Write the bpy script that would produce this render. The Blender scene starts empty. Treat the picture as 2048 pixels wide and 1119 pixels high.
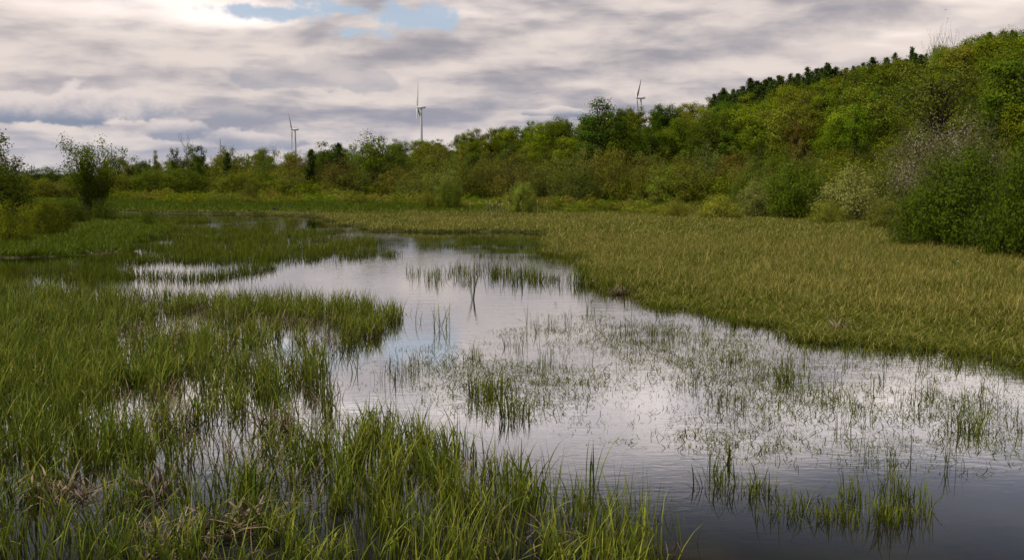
import bpy, math, random
import numpy as np
from mathutils import Vector, Matrix

# ---------------------------------------------------------------- camera
CAMH = 3.5; F = 2000.0; PITCH = math.atan(189.0 / F)
CP, SP = math.cos(PITCH), math.sin(PITCH)
scene = bpy.context.scene
COL = scene.collection
cam_d = bpy.data.cameras.new('camera'); cam = bpy.data.objects.new('camera', cam_d); COL.objects.link(cam)
cam.location = (0, 0, CAMH); cam.rotation_euler = (math.pi / 2 - PITCH, 0, 0)
cam_d.sensor_width = 36; cam_d.lens = 36 * F / 2048.0; cam_d.clip_end = 20000; cam_d.clip_start = 0.05
scene.camera = cam

def ray(u, v):
    c = (u - 1024) / F; s = (559.5 - v) / F
    return np.array([c, CP + s * SP, -SP + s * CP])
def gp(u, v, z=0.0):                       # point of the level z that stands at this place of the view
    d = ray(u, v); t = (z - CAMH) / d[2]
    return (d[0] * t, d[1] * t)
def slope(u, v):
    d = ray(u, v); return d[2] / d[1]
def azel(u, v):
    d = ray(u, v); return math.atan2(d[0], d[1]), d[2] / math.hypot(d[0], d[1])
def project(x, y, z):
    z = z - CAMH
    f = y * CP - z * SP; up = y * SP + z * CP
    return 1024 + F * x / f, 559.5 - F * up / f

# ---------------------------------------------------------------- light, sky
SUN_EL, SUN_AZ = math.radians(54), math.radians(-106)     # azimuth from +Y towards +X : high on the viewer's left
sd = bpy.data.lights.new('sun', 'SUN'); sun = bpy.data.objects.new('sun', sd); COL.objects.link(sun)
sd.energy = 4.0; sd.angle = math.radians(10); sd.color = (1.0, 0.93, 0.82)
sv = Vector((math.sin(SUN_AZ) * math.cos(SUN_EL), math.cos(SUN_AZ) * math.cos(SUN_EL), math.sin(SUN_EL)))
sun.rotation_euler = sv.to_track_quat('Z', 'Y').to_euler()
vs = scene.view_settings
vs.view_transform = 'Standard'; vs.look = 'None'; vs.gamma = 1; vs.exposure = 0.25
try: vs.use_curve_mapping = False
except Exception: pass
scene.cycles.adaptive_threshold = 0.015; scene.cycles.max_bounces = 6; scene.cycles.diffuse_bounces = 2; scene.cycles.glossy_bounces = 3
scene.cycles.transmission_bounces = 2; scene.cycles.transparent_max_bounces = 4
scene.cycles.caustics_reflective = False; scene.cycles.caustics_refractive = False

class N:                                    # small helper: arithmetic on node sockets
    tree = None
    def __init__(s, sock): s.s = sock
    @staticmethod
    def put(a, inp):
        if isinstance(a, N): N.tree.links.new(a.s, inp)
        else: inp.default_value = a
    @staticmethod
    def op(kind, a, b=0.0, c=0.0, clamp=False):
        n = N.tree.nodes.new('ShaderNodeMath'); n.operation = kind; n.use_clamp = clamp
        N.put(a, n.inputs[0]); N.put(b, n.inputs[1]); N.put(c, n.inputs[2]); return N(n.outputs[0])
    def __add__(a, b): return N.op('ADD', a, b)
    def __radd__(a, b): return N.op('ADD', b, a)
    def __sub__(a, b): return N.op('SUBTRACT', a, b)
    def __rsub__(a, b): return N.op('SUBTRACT', b, a)
    def __mul__(a, b): return N.op('MULTIPLY', a, b)
    def __rmul__(a, b): return N.op('MULTIPLY', b, a)
    def __truediv__(a, b): return N.op('DIVIDE', a, b)
    def __rtruediv__(a, b): return N.op('DIVIDE', b, a)
def ss(x, a, b, lo=0.0, hi=1.0):
    n = N.tree.nodes.new('ShaderNodeMapRange'); n.interpolation_type = 'SMOOTHSTEP'
    N.put(x, n.inputs[0])
    for i, k in enumerate((a, b, lo, hi)): N.put(k, n.inputs[1 + i])
    return N(n.outputs[0])
def noise(vec, scale, detail=6, rough=0.55, dist=0.0, lac=2.0):
    n = N.tree.nodes.new('ShaderNodeTexNoise'); N.put(vec, n.inputs['Vector'])
    n.inputs['Scale'].default_value = scale; n.inputs['Detail'].default_value = detail
    n.inputs['Roughness'].default_value = rough; n.inputs['Distortion'].default_value = dist
    n.inputs['Lacunarity'].default_value = lac
    return N(n.outputs['Fac'])
def comb(x, y, z=0.0):
    n = N.tree.nodes.new('ShaderNodeCombineXYZ')
    for i, k in enumerate((x, y, z)): N.put(k, n.inputs[i])
    return N(n.outputs[0])
def mixc(f, a, b):
    n = N.tree.nodes.new('ShaderNodeMix'); n.data_type = 'RGBA'
    N.put(f, n.inputs[0])
    for k, i in ((a, 6), (b, 7)):
        if isinstance(k, N): N.tree.links.new(k.s, n.inputs[i])
        else: n.inputs[i].default_value = (*k, 1)
    return N(n.outputs[2])
def rgbmul(c, f):
    n = N.tree.nodes.new('ShaderNodeVectorMath'); n.operation = 'SCALE'
    N.tree.links.new(c.s, n.inputs[0]); N.put(f, n.inputs[3]); return N(n.outputs[0])

SKYS = 0.1
world = bpy.data.worlds.new('World'); scene.world = world; world.use_nodes = True
nt = world.node_tree; nt.nodes.clear(); N.tree = nt
wo = nt.nodes.new('ShaderNodeOutputWorld'); bg = nt.nodes.new('ShaderNodeBackground')
bg.inputs['Strength'].default_value = SKYS; nt.links.new(bg.outputs[0], wo.inputs[0])
sky = nt.nodes.new('ShaderNodeTexSky'); sky.sky_type = 'NISHITA'; sky.sun_disc = False
sky.sun_elevation = SUN_EL; sky.sun_rotation = SUN_AZ; sky.altitude = 500; sky.air_density = 1.0; sky.dust_density = 1.2
tc = nt.nodes.new('ShaderNodeTexCoord'); sep = nt.nodes.new('ShaderNodeSeparateXYZ')
nt.links.new(tc.outputs['Generated'], sep.inputs[0])
X, Y, Z = (N(sep.outputs[i]) for i in range(3))
hyp = N.op('SQRT', X * X + Y * Y + 1e-6)
el = Z / hyp; az = N.op('ARCTAN2', X, Y)
elc = N.op('MAXIMUM', el, 0.0)
w = 1.0 / (elc + 0.13)
dx_, dy_ = (X / hyp) * w, (Y / hyp) * w                 # cloud deck seen in perspective
sheet = noise(comb(dx_, dy_, 0.4), 0.85, 4, 0.55)       # broad light and dark sheets
fleece = noise(comb(dx_ * 0.8 + 4.3, dy_ * 1.5 + 2.1, 3.7), 2.0, 5, 0.52)
elw = elc + sheet * 0.05
bil = noise(comb(az * 4.2, elw * 14.0, 2.2), 2.2, 7, 0.55)
bil_up = noise(comb(az * 4.2 - 0.03, elw * 14.0 + 0.17, 2.2), 2.2, 6, 0.55)
puff = noise(comb(az * 9.0, elc * 13.0, 6.1), 2.6, 5, 0.55)
relief = bil - bil_up                                   # lit tops, shaded bases
def px_blob(u, v, ru, rv, wob):
    a0, e0 = azel(u, v)
    dx = (az - a0) / (ru / F); dy = (el - e0) / (rv / F)
    return N.op('SQRT', dx * dx + dy * dy) + (puff - 0.5) * wob
rift = None
for u, v, ru, rv in ((590, 26, 105, 13), (810, 36, 95, 20), (725, 62, 50, 10), (690, 20, 90, 14)):
    b_ = ss(px_blob(u, v, ru, rv, 6.5), 1.5, 0.3)
    rift = b_ if rift is None else N.op('MAXIMUM', rift, b_)
thin = N.op('MAXIMUM', rift * 0.92, ss(sheet + fleece * 0.4, 0.52, 0.45) * ss(el, 0.2, 0.4) * 0.8)
bright = ss(sheet * 0.75 + fleece * 0.30 + bil * 0.26 + relief * 0.62, 0.40, 0.84)
cdark = mixc(ss(el, 0.02, 0.13), (0.325, 0.33, 0.41), (0.35, 0.335, 0.375))
cbright = mixc(ss(el, 0.0, 0.10), (0.84, 0.735, 0.68), (0.78, 0.685, 0.64))
ccol = mixc(bright, cdark, cbright)
# low heap clouds, lit tops and flat grey-blue bases
for u, v, ru, rv, gain in ((165, 225, 185, 42, 1.0), (-20, 222, 105, 36, 1.0), (345, 262, 58, 26, 0.85), (515, 284, 74, 32, 0.85), (478, 230, 62, 18, -0.9), (1110, 226, 76, 13, 0.8), (640, 160, 150, 40, -0.45)):
    a0, e0 = azel(u, v)
    dx = (az - a0) / (ru / F); dy = (el - e0) / (rv / F)
    dyb = N.op('MAXIMUM', dy, dy * -1.75)
    r_ = N.op('SQRT', dx * dx + dyb * dyb) + (puff - 0.5) * 2.8
    m_ = ss(r_, 1.1, 0.75)
    t_ = ss(dy + (puff - 0.5) * 2.4 - 0.05, -0.6, 0.7)
    if gain > 0: c_ = mixc(t_, (0.25, 0.285, 0.38), (0.76, 0.67, 0.64))
    else: c_ = mixc(t_, (0.32, 0.335, 0.41), (0.50, 0.465, 0.485))
    ccol = mixc(m_ * abs(gain), ccol, c_)
# blue-grey murk near the skyline, brighter deck above the picture, heavy one overhead and to the right
ccol = mixc(ss(el, 0.07, 0.0) * 0.5, ccol, (0.47, 0.475, 0.545))
e2 = el + (sheet - 0.5) * 0.20 + (fleece - 0.5) * 0.14
ccol = rgbmul(ccol, ss(e2, 0.16, 0.25, 1.0, 1.8))
heavy = ss(e2 + N.op('MINIMUM', N.op('ABSOLUTE', az), 0.5) * 0.12, 0.235, 0.36)
ccol = mixc(heavy * 0.9, ccol, mixc(fleece, (0.075, 0.115, 0.205), (0.17, 0.20, 0.285)))
ccol = rgbmul(ccol, 0.85 / SKYS)
bluesky = mixc(0.72, N(sky.outputs[0]), (4.1, 4.9, 5.9))
final = mixc(thin, ccol, bluesky)
nt.links.new(final.s, bg.inputs['Color'])
world.cycles.sampling_method = 'MANUAL'; world.cycles.sample_map_resolution = 256

# ---------------------------------------------------------------- generic helpers
rng = np.random.default_rng(7)
random.seed(7)
def newmat(name):
    m = bpy.data.materials.new(name); m.use_nodes = True
    m.node_tree.nodes.clear(); N.tree = m.node_tree
    out = m.node_tree.nodes.new('ShaderNodeOutputMaterial')
    return m, m.node_tree, out
def attr(name, kind='GEOMETRY', what='Fac'):
    n = N.tree.nodes.new('ShaderNodeAttribute'); n.attribute_name = name; n.attribute_type = kind
    return N(n.outputs[what])
def principled(nt_, out, col, rough=0.7, spec=0.3):
    p = nt_.nodes.new('ShaderNodeBsdfPrincipled')
    if isinstance(col, N): nt_.links.new(col.s, p.inputs['Base Color'])
    else: p.inputs['Base Color'].default_value = (*col, 1)
    N.put(rough, p.inputs['Roughness']); p.inputs['Specular IOR Level'].default_value = spec
    nt_.links.new(p.outputs[0], out.inputs[0]); return p

def mesh_np(name, verts, faces, attrs=None, mat=None, smooth=False):
    """verts (n,3); faces: list of int arrays (m,k)"""
    me = bpy.data.meshes.new(name)
    verts = np.asarray(verts, np.float32)
    me.vertices.add(len(verts)); me.vertices.foreach_set('co', verts.ravel())
    loops = np.concatenate([np.asarray(f, np.int32).ravel() for f in faces])
    sizes = np.concatenate([np.full(len(f), f.shape[1], np.int32) for f in faces])
    starts = np.concatenate([[0], np.cumsum(sizes)[:-1]]).astype(np.int32)
    me.loops.add(len(loops)); me.loops.foreach_set('vertex_index', loops)
    me.polygons.add(len(sizes)); me.polygons.foreach_set('loop_start', starts); me.polygons.foreach_set('loop_total', sizes)
    for k, (dom, arr) in (attrs or {}).items():
        a = me.attributes.new(k, 'FLOAT', dom); a.data.foreach_set('value', np.asarray(arr, np.float32))
    me.update(calc_edges=True); me.validate()
    if smooth: me.polygons.foreach_set('use_smooth', np.ones(len(sizes), bool))
    if mat: me.materials.append(mat)
    return me
def link(name, me, parent=None, loc=None, color=None):
    o = bpy.data.objects.new(name, me); COL.objects.link(o)
    if parent: o.parent = parent
    if loc is not None: o.location = loc
    if color is not None: o.color = (*color, 1)
    return o
def tag(o, label, cat, group=None, kind=None):
    o['label'] = label; o['category'] = cat
    if group: o['group'] = group
    if kind: o['kind'] = kind
    return o
def empty(name, loc, rz=0.0, sc=(1, 1, 1)):
    o = bpy.data.objects.new(name, None); COL.objects.link(o)
    o.location = loc; o.rotation_euler = (0, 0, rz); o.scale = sc; o.empty_display_size = 0.3
    return o

class MB:                                   # mesh collector
    def __init__(s): s.v = []; s.q = []; s.t = []; s.n = 0; s.a = []
    def tube(s, pts, radii, sides=5):
        pts = np.asarray(pts, float); k = len(pts)
        d = np.gradient(pts, axis=0); d /= np.linalg.norm(d, axis=1, keepdims=True) + 1e-9
        ref = np.array([0.3, 0.9, 0.1]) if abs(d[0][2]) > 0.7 else np.array([0, 0, 1.0])
        a = np.cross(d, ref); a /= np.linalg.norm(a, axis=1, keepdims=True) + 1e-9
        b = np.cross(d, a)
        an = np.arange(sides) * 2 * np.pi / sides
        r = np.asarray(radii, float).reshape(-1, 1, 1)
        ring = pts[:, None, :] + r * (np.cos(an)[None, :, None] * a[:, None, :] + np.sin(an)[None, :, None] * b[:, None, :])
        s.v.append(ring.reshape(-1, 3))
        i = np.arange(k - 1)[:, None] * sides; j = np.arange(sides)[None]; j2 = (j + 1) % sides
        f = np.stack([i + j, i + j2, i + sides + j2, i + sides + j], -1).reshape(-1, 4) + s.n
        s.q.append(f); s.n += k * sides
    def poly(s, verts, faces):
        verts = np.asarray(verts, float); s.v.append(verts)
        for f in faces:
            (s.q if len(f) == 4 else s.t).append(np.array([f]) + s.n)
        s.n += len(verts)
    def mesh(s, name, mat, smooth=True):
        fs = []
        if s.q: fs.append(np.concatenate(s.q))
        if s.t: fs.append(np.concatenate(s.t))
        return mesh_np(name, np.concatenate(s.v), fs, mat=mat, smooth=smooth)

def unit(v): return v / (np.linalg.norm(v, axis=-1, keepdims=True) + 1e-9)
def leaf_mesh(name, cen, nrm, size, mat, r, aspect=0.62):
    n = len(cen)
    t = unit(np.cross(nrm, r.normal(size=(n, 3)))); b = np.cross(unit(nrm), t)
    sz = np.asarray(size).reshape(-1, 1) * np.ones((n, 1))
    L = t * sz; W = b * sz * aspect
    v = np.stack([cen - L * 0.5, cen + W * 0.5 - L * 0.05, cen + L * 0.5, cen - W * 0.5 - L * 0.05], 1).reshape(-1, 3)
    f = np.arange(n * 4).reshape(n, 4)
    return mesh_np(name, v, [f], {'lv': ('FACE', r.random(n))}, mat)

def vnoise(x, y, seed=0):                   # smooth value noise 0..1
    xi = np.floor(x).astype(np.int64); yi = np.floor(y).astype(np.int64); fx = x - xi; fy = y - yi
    fx = fx * fx * (3 - 2 * fx); fy = fy * fy * (3 - 2 * fy)
    def h(a, b):
        k = (a * 374761393 + b * 668265263 + seed * 1442695041) & 0x7fffffff
        k = ((k ^ (k >> 13)) * 1274126177) & 0x7fffffff
        return ((k ^ (k >> 16)) & 0xffff) / 65535.0
    return (h(xi, yi) * (1 - fx) + h(xi + 1, yi) * fx) * (1 - fy) + (h(xi, yi + 1) * (1 - fx) + h(xi + 1, yi + 1) * fx) * fy
def fbm(x, y, seed=0):
    return 0.53 * vnoise(x, y, seed) + 0.30 * vnoise(x * 2.1 + 7, y * 2.1, seed + 1) + 0.17 * vnoise(x * 4.3, y * 4.3 + 3, seed + 2)
def in_poly(px, py, poly):
    ins = np.zeros(len(px), bool); k = len(poly)
    for i in range(k):
        x1, y1 = poly[i]; x2, y2 = poly[(i + 1) % k]
        c = ((y1 > py) != (y2 > py)) & (px < (x2 - x1) * (py - y1) / (y2 - y1 + 1e-12) + x1)
        ins ^= c
    return ins
def gpoly(pts): return [gp(u, v) for u, v in pts]
def sstep(x, a, b):
    t = np.clip((x - a) / (b - a), 0, 1); return t * t * (3 - 2 * t)

# ---------------------------------------------------------------- shorelines (on the ground, metres)
MEADOW = gpoly([(-900, 404), (120, 420), (230, 425), (314, 427), (450, 428), (560, 431), (640, 434), (690, 450), (757, 462), (876, 465),
                (1017, 463), (1110, 466), (1085, 480), (1110, 492), (1105, 505), (1152, 518), (1190, 545), (1215, 575), (1262, 598), (1330, 613),
                (1420, 630), (1500, 648), (1600, 676), (1700, 688), (1800, 698), (1920, 710), (2048, 720), (2500, 760), (3400, 392), (-900, 392)])
BANK = gpoly([(-700, 526), (0, 519), (130, 514), (235, 507), (262, 494), (320, 474), (340, 455), (300, 440), (225, 431), (-700, 431)])
def ragged(poly, amp, seed, ymax=110):          # shorelines are never smooth
    rr = np.random.default_rng(seed); out = []
    for i in range(len(poly)):
        a, b = np.array(poly[i]), np.array(poly[(i + 1) % len(poly)]); L = np.linalg.norm(b - a)
        if min(a[1], b[1]) > ymax or L > 120: out.append(tuple(a)); continue
        n = max(2, int(L / 0.9)); nr = np.array([-(b - a)[1], (b - a)[0]]) / L
        for k in range(n):
            p = a + (b - a) * k / n
            w_ = amp * (fbm(p[:1] * .55, p[1:] * .55, seed)[0] - .5) * 2.6 * min(1.6, p[1] / 24) + rr.normal() * amp * .22
            out.append((p[0] + nr[0] * w_, p[1] + nr[1] * w_))
    return out
MEADOW = ragged(MEADOW, .75, 5); BANK = ragged(BANK, .8, 6)
SKYL = np.array([(-1200, 345), (0, 345), (150, 342), (300, 322), (420, 306), (560, 302), (700, 292), (850, 276), (1000, 250), (1150, 232), (1300, 215), (1430, 194),
                 (1500, 178), (1600, 152), (1700, 138), (1830, 112), (1900, 90), (2000, 66), (2048, 58), (2400, 30), (3400, 20)], float)
SK_U = (SKYL[:, 0] - 1024) / F; SK_S = np.array([slope(u, v) for u, v in SKYL])
def tab(up, us, vals): return np.interp(up, (np.array(us) - 1024) / F, vals)
def ridge_y(up): return tab(up, [-1200, 0, 400, 700, 1000, 1430, 2048, 3400], [700, 640, 480, 450, 400, 330, 280, 260])
def foot_y(up): return tab(up, [-1200, 0, 400, 700, 1000, 1430, 1700, 2048, 3400], [330, 320, 270, 225, 195, 150, 110, 85, 70])
def ridge_h(up): return np.maximum(CAMH + np.interp(up, SK_U, SK_S) * ridge_y(up) - 10.5, 0.6)
def hill(x, y):
    x = np.asarray(x, float); y = np.asarray(y, float); yy = np.maximum(y, 8.0)
    up = np.clip(x / yy, -1.1, 1.1)
    Yr, Yf, Hr = ridge_y(up), foot_y(up), ridge_h(up)
    t = np.clip((yy - Yf) / (Yr - Yf), 0, 1)
    h = Hr * (0.55 * t + 0.45 * t * t * (3 - 2 * t))
    far = np.maximum(0.55 * np.interp(up, SK_U, SK_S) * yy, 0)
    k = sstep(yy, 600, 1500)
    back = Hr * (1 - 0.25 * sstep(yy, Yr, Yr + 200))
    h = np.where(yy > Yr, np.maximum(back * (1 - k) + far * k, 0), h)
    return h * sstep(y, 20, 60)
def ground(x, y):
    x = np.asarray(x, float); y = np.asarray(y, float)
    sh = x.shape; xr, yr = x.ravel(), y.ravel()
    land = (in_poly(xr, yr, MEADOW) | in_poly(xr, yr, BANK) | (yr > 235)).reshape(sh)
    base = np.where(land, -0.05 + 0.16 * fbm(x * 0.6, y * 0.6, 3) + 0.06 * sstep(y, 45, 70) + 0.25 * sstep(y, 110, 170), -0.38 + 0.1 * fbm(x * .5, y * .5, 9))
    return base + hill(x, y)
def gz(x, y): return float(ground(np.array([x]), np.array([y]))[0])

# ---------------------------------------------------------------- materials
m_ground, t_, o_ = newmat('marsh_ground')
tcn = t_.nodes.new('ShaderNodeTexCoord'); co = N(tcn.outputs['Object'])
n1 = noise(co, 0.08, 6, 0.6); n2 = noise(co, 1.7, 8, 0.65); n3 = noise(co, 14.0, 4, 0.6)
c1 = mixc(ss(n1, 0.35, 0.65), (0.045, 0.055, 0.014), (0.075, 0.066, 0.024))
c2 = mixc(ss(n2, 0.42, 0.66) * 0.7, c1, (0.035, 0.028, 0.016))
pg = principled(t_, o_, mixc(n3 * 0.35, c2, (0.02, 0.026, 0.008)), 0.95, 0.1)
bm_ = t_.nodes.new('ShaderNodeBump'); bm_.inputs['Strength'].default_value = 0.5; bm_.inputs['Distance'].default_value = 0.12
t_.links.new((n2 + n3 * 0.4).s, bm_.inputs['Height']); t_.links.new(bm_.outputs[0], pg.inputs['Normal'])

m_water, t_, o_ = newmat('water')
tcn = t_.nodes.new('ShaderNodeTexCoord'); co = N(tcn.outputs['Object'])
sp_ = t_.nodes.new('ShaderNodeSeparateXYZ'); t_.links.new(co.s, sp_.inputs[0])
wx, wy = N(sp_.outputs[0]), N(sp_.outputs[1])
pat = noise(comb(wx * 0.07, wy * 0.045), 1.0, 4, 0.55, 0.8)
wind = ss(pat, 0.42, 0.68)
rip1 = noise(comb(wx * 0.55 + wy * 0.2, wy * 1.0 - wx * 0.1), 7.0, 4, 0.5, 0.3)
rip2 = noise(comb(wx * 0.35, wy * 1.0), 2.2, 3, 0.5, 0.2)
hgt = rip1 * (0.25 + 0.9 * wind) * 0.004 + rip2 * (0.25 + wind) * 0.005
murk = noise(co, 0.6, 5, 0.6)
bm_ = t_.nodes.new('ShaderNodeBump'); bm_.inputs['Strength'].default_value = 1.0; bm_.inputs['Distance'].default_value = 1.0
t_.links.new(hgt.s, bm_.inputs['Height'])
wd_ = t_.nodes.new('ShaderNodeBsdfDiffuse'); wg_ = t_.nodes.new('ShaderNodeBsdfGlossy'); wm_ = t_.nodes.new('ShaderNodeMixShader'); fr_ = t_.nodes.new('ShaderNodeFresnel')
t_.links.new(mixc(ss(murk, 0.4, 0.7), (0.010, 0.010, 0.0085), (0.021, 0.018, 0.010)).s, wd_.inputs[0])
wg_.inputs['Roughness'].default_value = 0.025; fr_.inputs['IOR'].default_value = 1.34
t_.links.new(bm_.outputs[0], wg_.inputs['Normal'])
t_.links.new(N.op('MULTIPLY', N(fr_.outputs[0]) - 0.12, 6.5, clamp=True).s, wm_.inputs[0])
t_.links.new(wd_.outputs[0], wm_.inputs[1]); t_.links.new(wg_.outputs[0], wm_.inputs[2]); t_.links.new(wm_.outputs[0], o_.inputs[0])

def leafmat(name, trans=0.3, fixed=None):
    m, t, o = newmat(name)
    oi = t.nodes.new('ShaderNodeObjectInfo')
    lv = attr('lv')
    base = N(oi.outputs['Color']) if fixed is None else mixc(N(oi.outputs['Random']), tuple(.6 * k for k in fixed), tuple(1.3 * k for k in fixed))
    hs = t.nodes.new('ShaderNodeHueSaturation'); t.links.new(base.s, hs.inputs['Color'])
    N.put(0.485 + lv * 0.03, hs.inputs['Hue'])
    N.put(0.72 + lv * 0.56, hs.inputs['Value'])
    hs.inputs['Saturation'].default_value = 1.0
    d = t.nodes.new('ShaderNodeBsdfDiffuse'); tr = t.nodes.new('ShaderNodeBsdfTranslucent'); mx = t.nodes.new('ShaderNodeMixShader')
    N.put(1.12 + lv * 0.75, hs.inputs['Value'])
    t.links.new(hs.outputs[0], d.inputs[0])
    tcn = mixc(0.5, N(hs.outputs[0]), (0.10, 0.12, 0.01)); t.links.new(tcn.s, tr.inputs[0])
    mx.inputs[0].default_value = trans
    t.links.new(d.outputs[0], mx.inputs[1]); t.links.new(tr.outputs[0], mx.inputs[2]); t.links.new(mx.outputs[0], o.inputs[0])
    return m
m_leaf = leafmat('leaves', 0.42)
m_under = leafmat('undergrowth_leaves', 0.3, (0.090, 0.108, 0.007))
m_needle = leafmat('needles', 0.08)
def barkmat(name, a, b):
    m, t, o = newmat(name)
    tcn = t.nodes.new('ShaderNodeTexCoord'); co = N(tcn.outputs['Object'])
    n = noise(co, 3.0, 6, 0.65)
    principled(t, o, mixc(ss(n, 0.35, 0.7), a, b), 0.9, 0.1); return m
m_bark = barkmat('bark', (0.035, 0.028, 0.02), (0.09, 0.075, 0.055))
m_twig = barkmat('twigs', (0.055, 0.048, 0.026), (0.12, 0.102, 0.055))
m_dead = barkmat('bare_wood', (0.11, 0.095, 0.08), (0.2, 0.18, 0.155))

def grassmat(name, root, low, tip_a, tip_b, trans=0.3, src='INSTANCER', mixed=False):
    """root->low->tip along the blade; the tip colour runs from tip_a to tip_b with the tint of its clump"""
    m, t, o = newmat(name)
    bt, bv = attr('bt'), attr('bv')
    tint = attr('tint', src)
    oi = t.nodes.new('ShaderNodeObjectInfo')
    k = N.op('ADD', tint * 0.5, ss(bv, 0.45, 0.85) * 0.95 - 0.18, clamp=True) if mixed else N.op('ADD', tint * 0.75, bv * 0.55 - 0.15, clamp=True)
    tip = mixc(k, tip_a, tip_b)
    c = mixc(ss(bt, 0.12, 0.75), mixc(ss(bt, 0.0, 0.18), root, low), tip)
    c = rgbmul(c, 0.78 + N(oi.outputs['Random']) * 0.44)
    d = t.nodes.new('ShaderNodeBsdfPrincipled'); tr = t.nodes.new('ShaderNodeBsdfTranslucent'); mx = t.nodes.new('ShaderNodeMixShader')
    t.links.new(c.s, d.inputs['Base Color']); d.inputs['Roughness'].default_value = 0.45; d.inputs['Specular IOR Level'].default_value = 0.12
    t.links.new(c.s, tr.inputs[0]); mx.inputs[0].default_value = trans
    t.links.new(d.outputs[0], mx.inputs[1]); t.links.new(tr.outputs[0], mx.inputs[2]); t.links.new(mx.outputs[0], o.inputs[0])
    return m
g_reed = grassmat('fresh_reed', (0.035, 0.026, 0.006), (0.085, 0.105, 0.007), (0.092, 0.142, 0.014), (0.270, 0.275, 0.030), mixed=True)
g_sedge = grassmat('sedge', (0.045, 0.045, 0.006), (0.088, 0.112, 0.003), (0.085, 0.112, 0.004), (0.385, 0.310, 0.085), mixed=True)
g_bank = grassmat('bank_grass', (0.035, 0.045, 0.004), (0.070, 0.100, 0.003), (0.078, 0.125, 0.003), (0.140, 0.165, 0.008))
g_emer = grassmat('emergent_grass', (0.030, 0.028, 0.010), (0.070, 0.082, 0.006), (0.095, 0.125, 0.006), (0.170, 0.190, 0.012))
g_dead = grassmat('dead_reed', (0.05, 0.034, 0.02), (0.12, 0.082, 0.05), (0.21, 0.15, 0.095), (0.30, 0.225, 0.15), 0.1)

# ---------------------------------------------------------------- ground + water
av = np.concatenate([np.linspace(-6, -0.8, 36)[:-1], np.linspace(-0.8, 0.8, 330), np.linspace(0.8, 6, 36)[1:]])
yv = np.concatenate([np.linspace(-28, 6, 12)[:-1], 6 * np.power(240 / 6.0, np.linspace(0, 1, 250))[:-1], 240 * np.power(9000 / 240.0, np.linspace(0, 1, 90))])
A, Yg = np.meshgrid(av, yv)
OFF = 30 * (1 - sstep(Yg, 6, 60))
Xg = A * (Yg + OFF)
Zg = ground(Xg, Yg)
ny, nx = Xg.shape
idx = np.arange(ny * nx).reshape(ny, nx)
fq = np.stack([idx[:-1, :-1], idx[:-1, 1:], idx[1:, 1:], idx[1:, :-1]], -1).reshape(-1, 4)
gr = link('ground', mesh_np('ground', np.stack([Xg, Yg, Zg], -1).reshape(-1, 3), [fq], mat=m_ground, smooth=True)); gr['kind'] = 'structure'
wt = link('water', mesh_np('water', [(-260, -28, 0), (260, -28, 0), (260, 236, 0), (-260, 236, 0)], [np.array([[0, 1, 2, 3]])], mat=m_water)); wt['kind'] = 'structure'

# ---------------------------------------------------------------- plants: grass clumps and their scattering
def blades(n, h, wd, base_r, lean, bend, segs, r, hvar=0.35, kink=0.0):
    """returns verts, quads, bt (0 root..1 tip), bv (per blade)"""
    ph = r.random(n) * 2 * np.pi; rr = base_r * np.sqrt(r.random(n)); pa = r.random(n) * 2 * np.pi
    bx, by = rr * np.cos(pa), rr * np.sin(pa)
    L = h * (1 - hvar + 2 * hvar * r.random(n)); th0 = lean * r.random(n); bd = bend * (0.25 + r.random(n)) * np.where(r.random(n) < 0.3, 1.7, 1)
    W = wd * (0.7 + 0.6 * r.random(n)); tw = ph + np.pi / 2 + r.normal(size=n) * 0.9
    kk = np.where(r.random(n) < kink, 1.4 + r.random(n), 0.0); ks = 0.45 + 0.3 * r.random(n)
    s = np.linspace(0, 1, segs + 1)
    pts = np.zeros((n, segs + 1, 3)); pts[:, 0, 0], pts[:, 0, 1], pts[:, 0, 2] = bx, by, -0.05
    for i in range(segs):
        sm = (s[i] + s[i + 1]) / 2
        th = np.minimum(th0 + bd * sm ** 1.8 + kk * (sm > ks), 2.6)
        dl = L / segs
        pts[:, i + 1, 0] = pts[:, i, 0] + np.sin(th) * np.cos(ph) * dl
        pts[:, i + 1, 1] = pts[:, i, 1] + np.sin(th) * np.sin(ph) * dl
        pts[:, i + 1, 2] = np.maximum(pts[:, i, 2] + np.cos(th) * dl, 0.004)
    prof = np.maximum(0.75 + 0.25 * np.sin(np.pi * s) - 0.95 * s ** 3, 0.04)
    wv = np.stack([np.cos(tw), np.sin(tw), np.zeros(n)], -1)[:, None, :] * (W[:, None] * prof[None])[..., None] * 0.5
    v = np.stack([pts - wv, pts + wv], 2).reshape(-1, 3)
    k = segs + 1
    b0 = (np.arange(n) * k * 2)[:, None] + (np.arange(segs) * 2)[None]
    q = np.stack([b0, b0 + 1, b0 + 3, b0 + 2], -1).reshape(-1, 4)
    bt = np.repeat(np.tile(s, n), 2); bv = np.repeat(r.random(n), k * 2)
    return v, q, bt, bv
def blade_mesh(name, mat, *a, **kw):
    v, q, bt, bv = blades(*a, **kw)
    return mesh_np(name, v, [q], {'bt': ('POINT', bt), 'bv': ('POINT', bv)}, mat)
def clump_set(name, mat, count, *a, **kw):
    c = bpy.data.collections.new(name + '_set')
    for i in range(count):
        c.objects.link(bpy.data.objects.new('%s_clump' % name, blade_mesh(name, mat, *a, np.random.default_rng(hash_(name) + i), **kw)))
    return c
def hash_(s): return sum(ord(ch) * (i + 3) for i, ch in enumerate(s)) * 17

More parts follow.
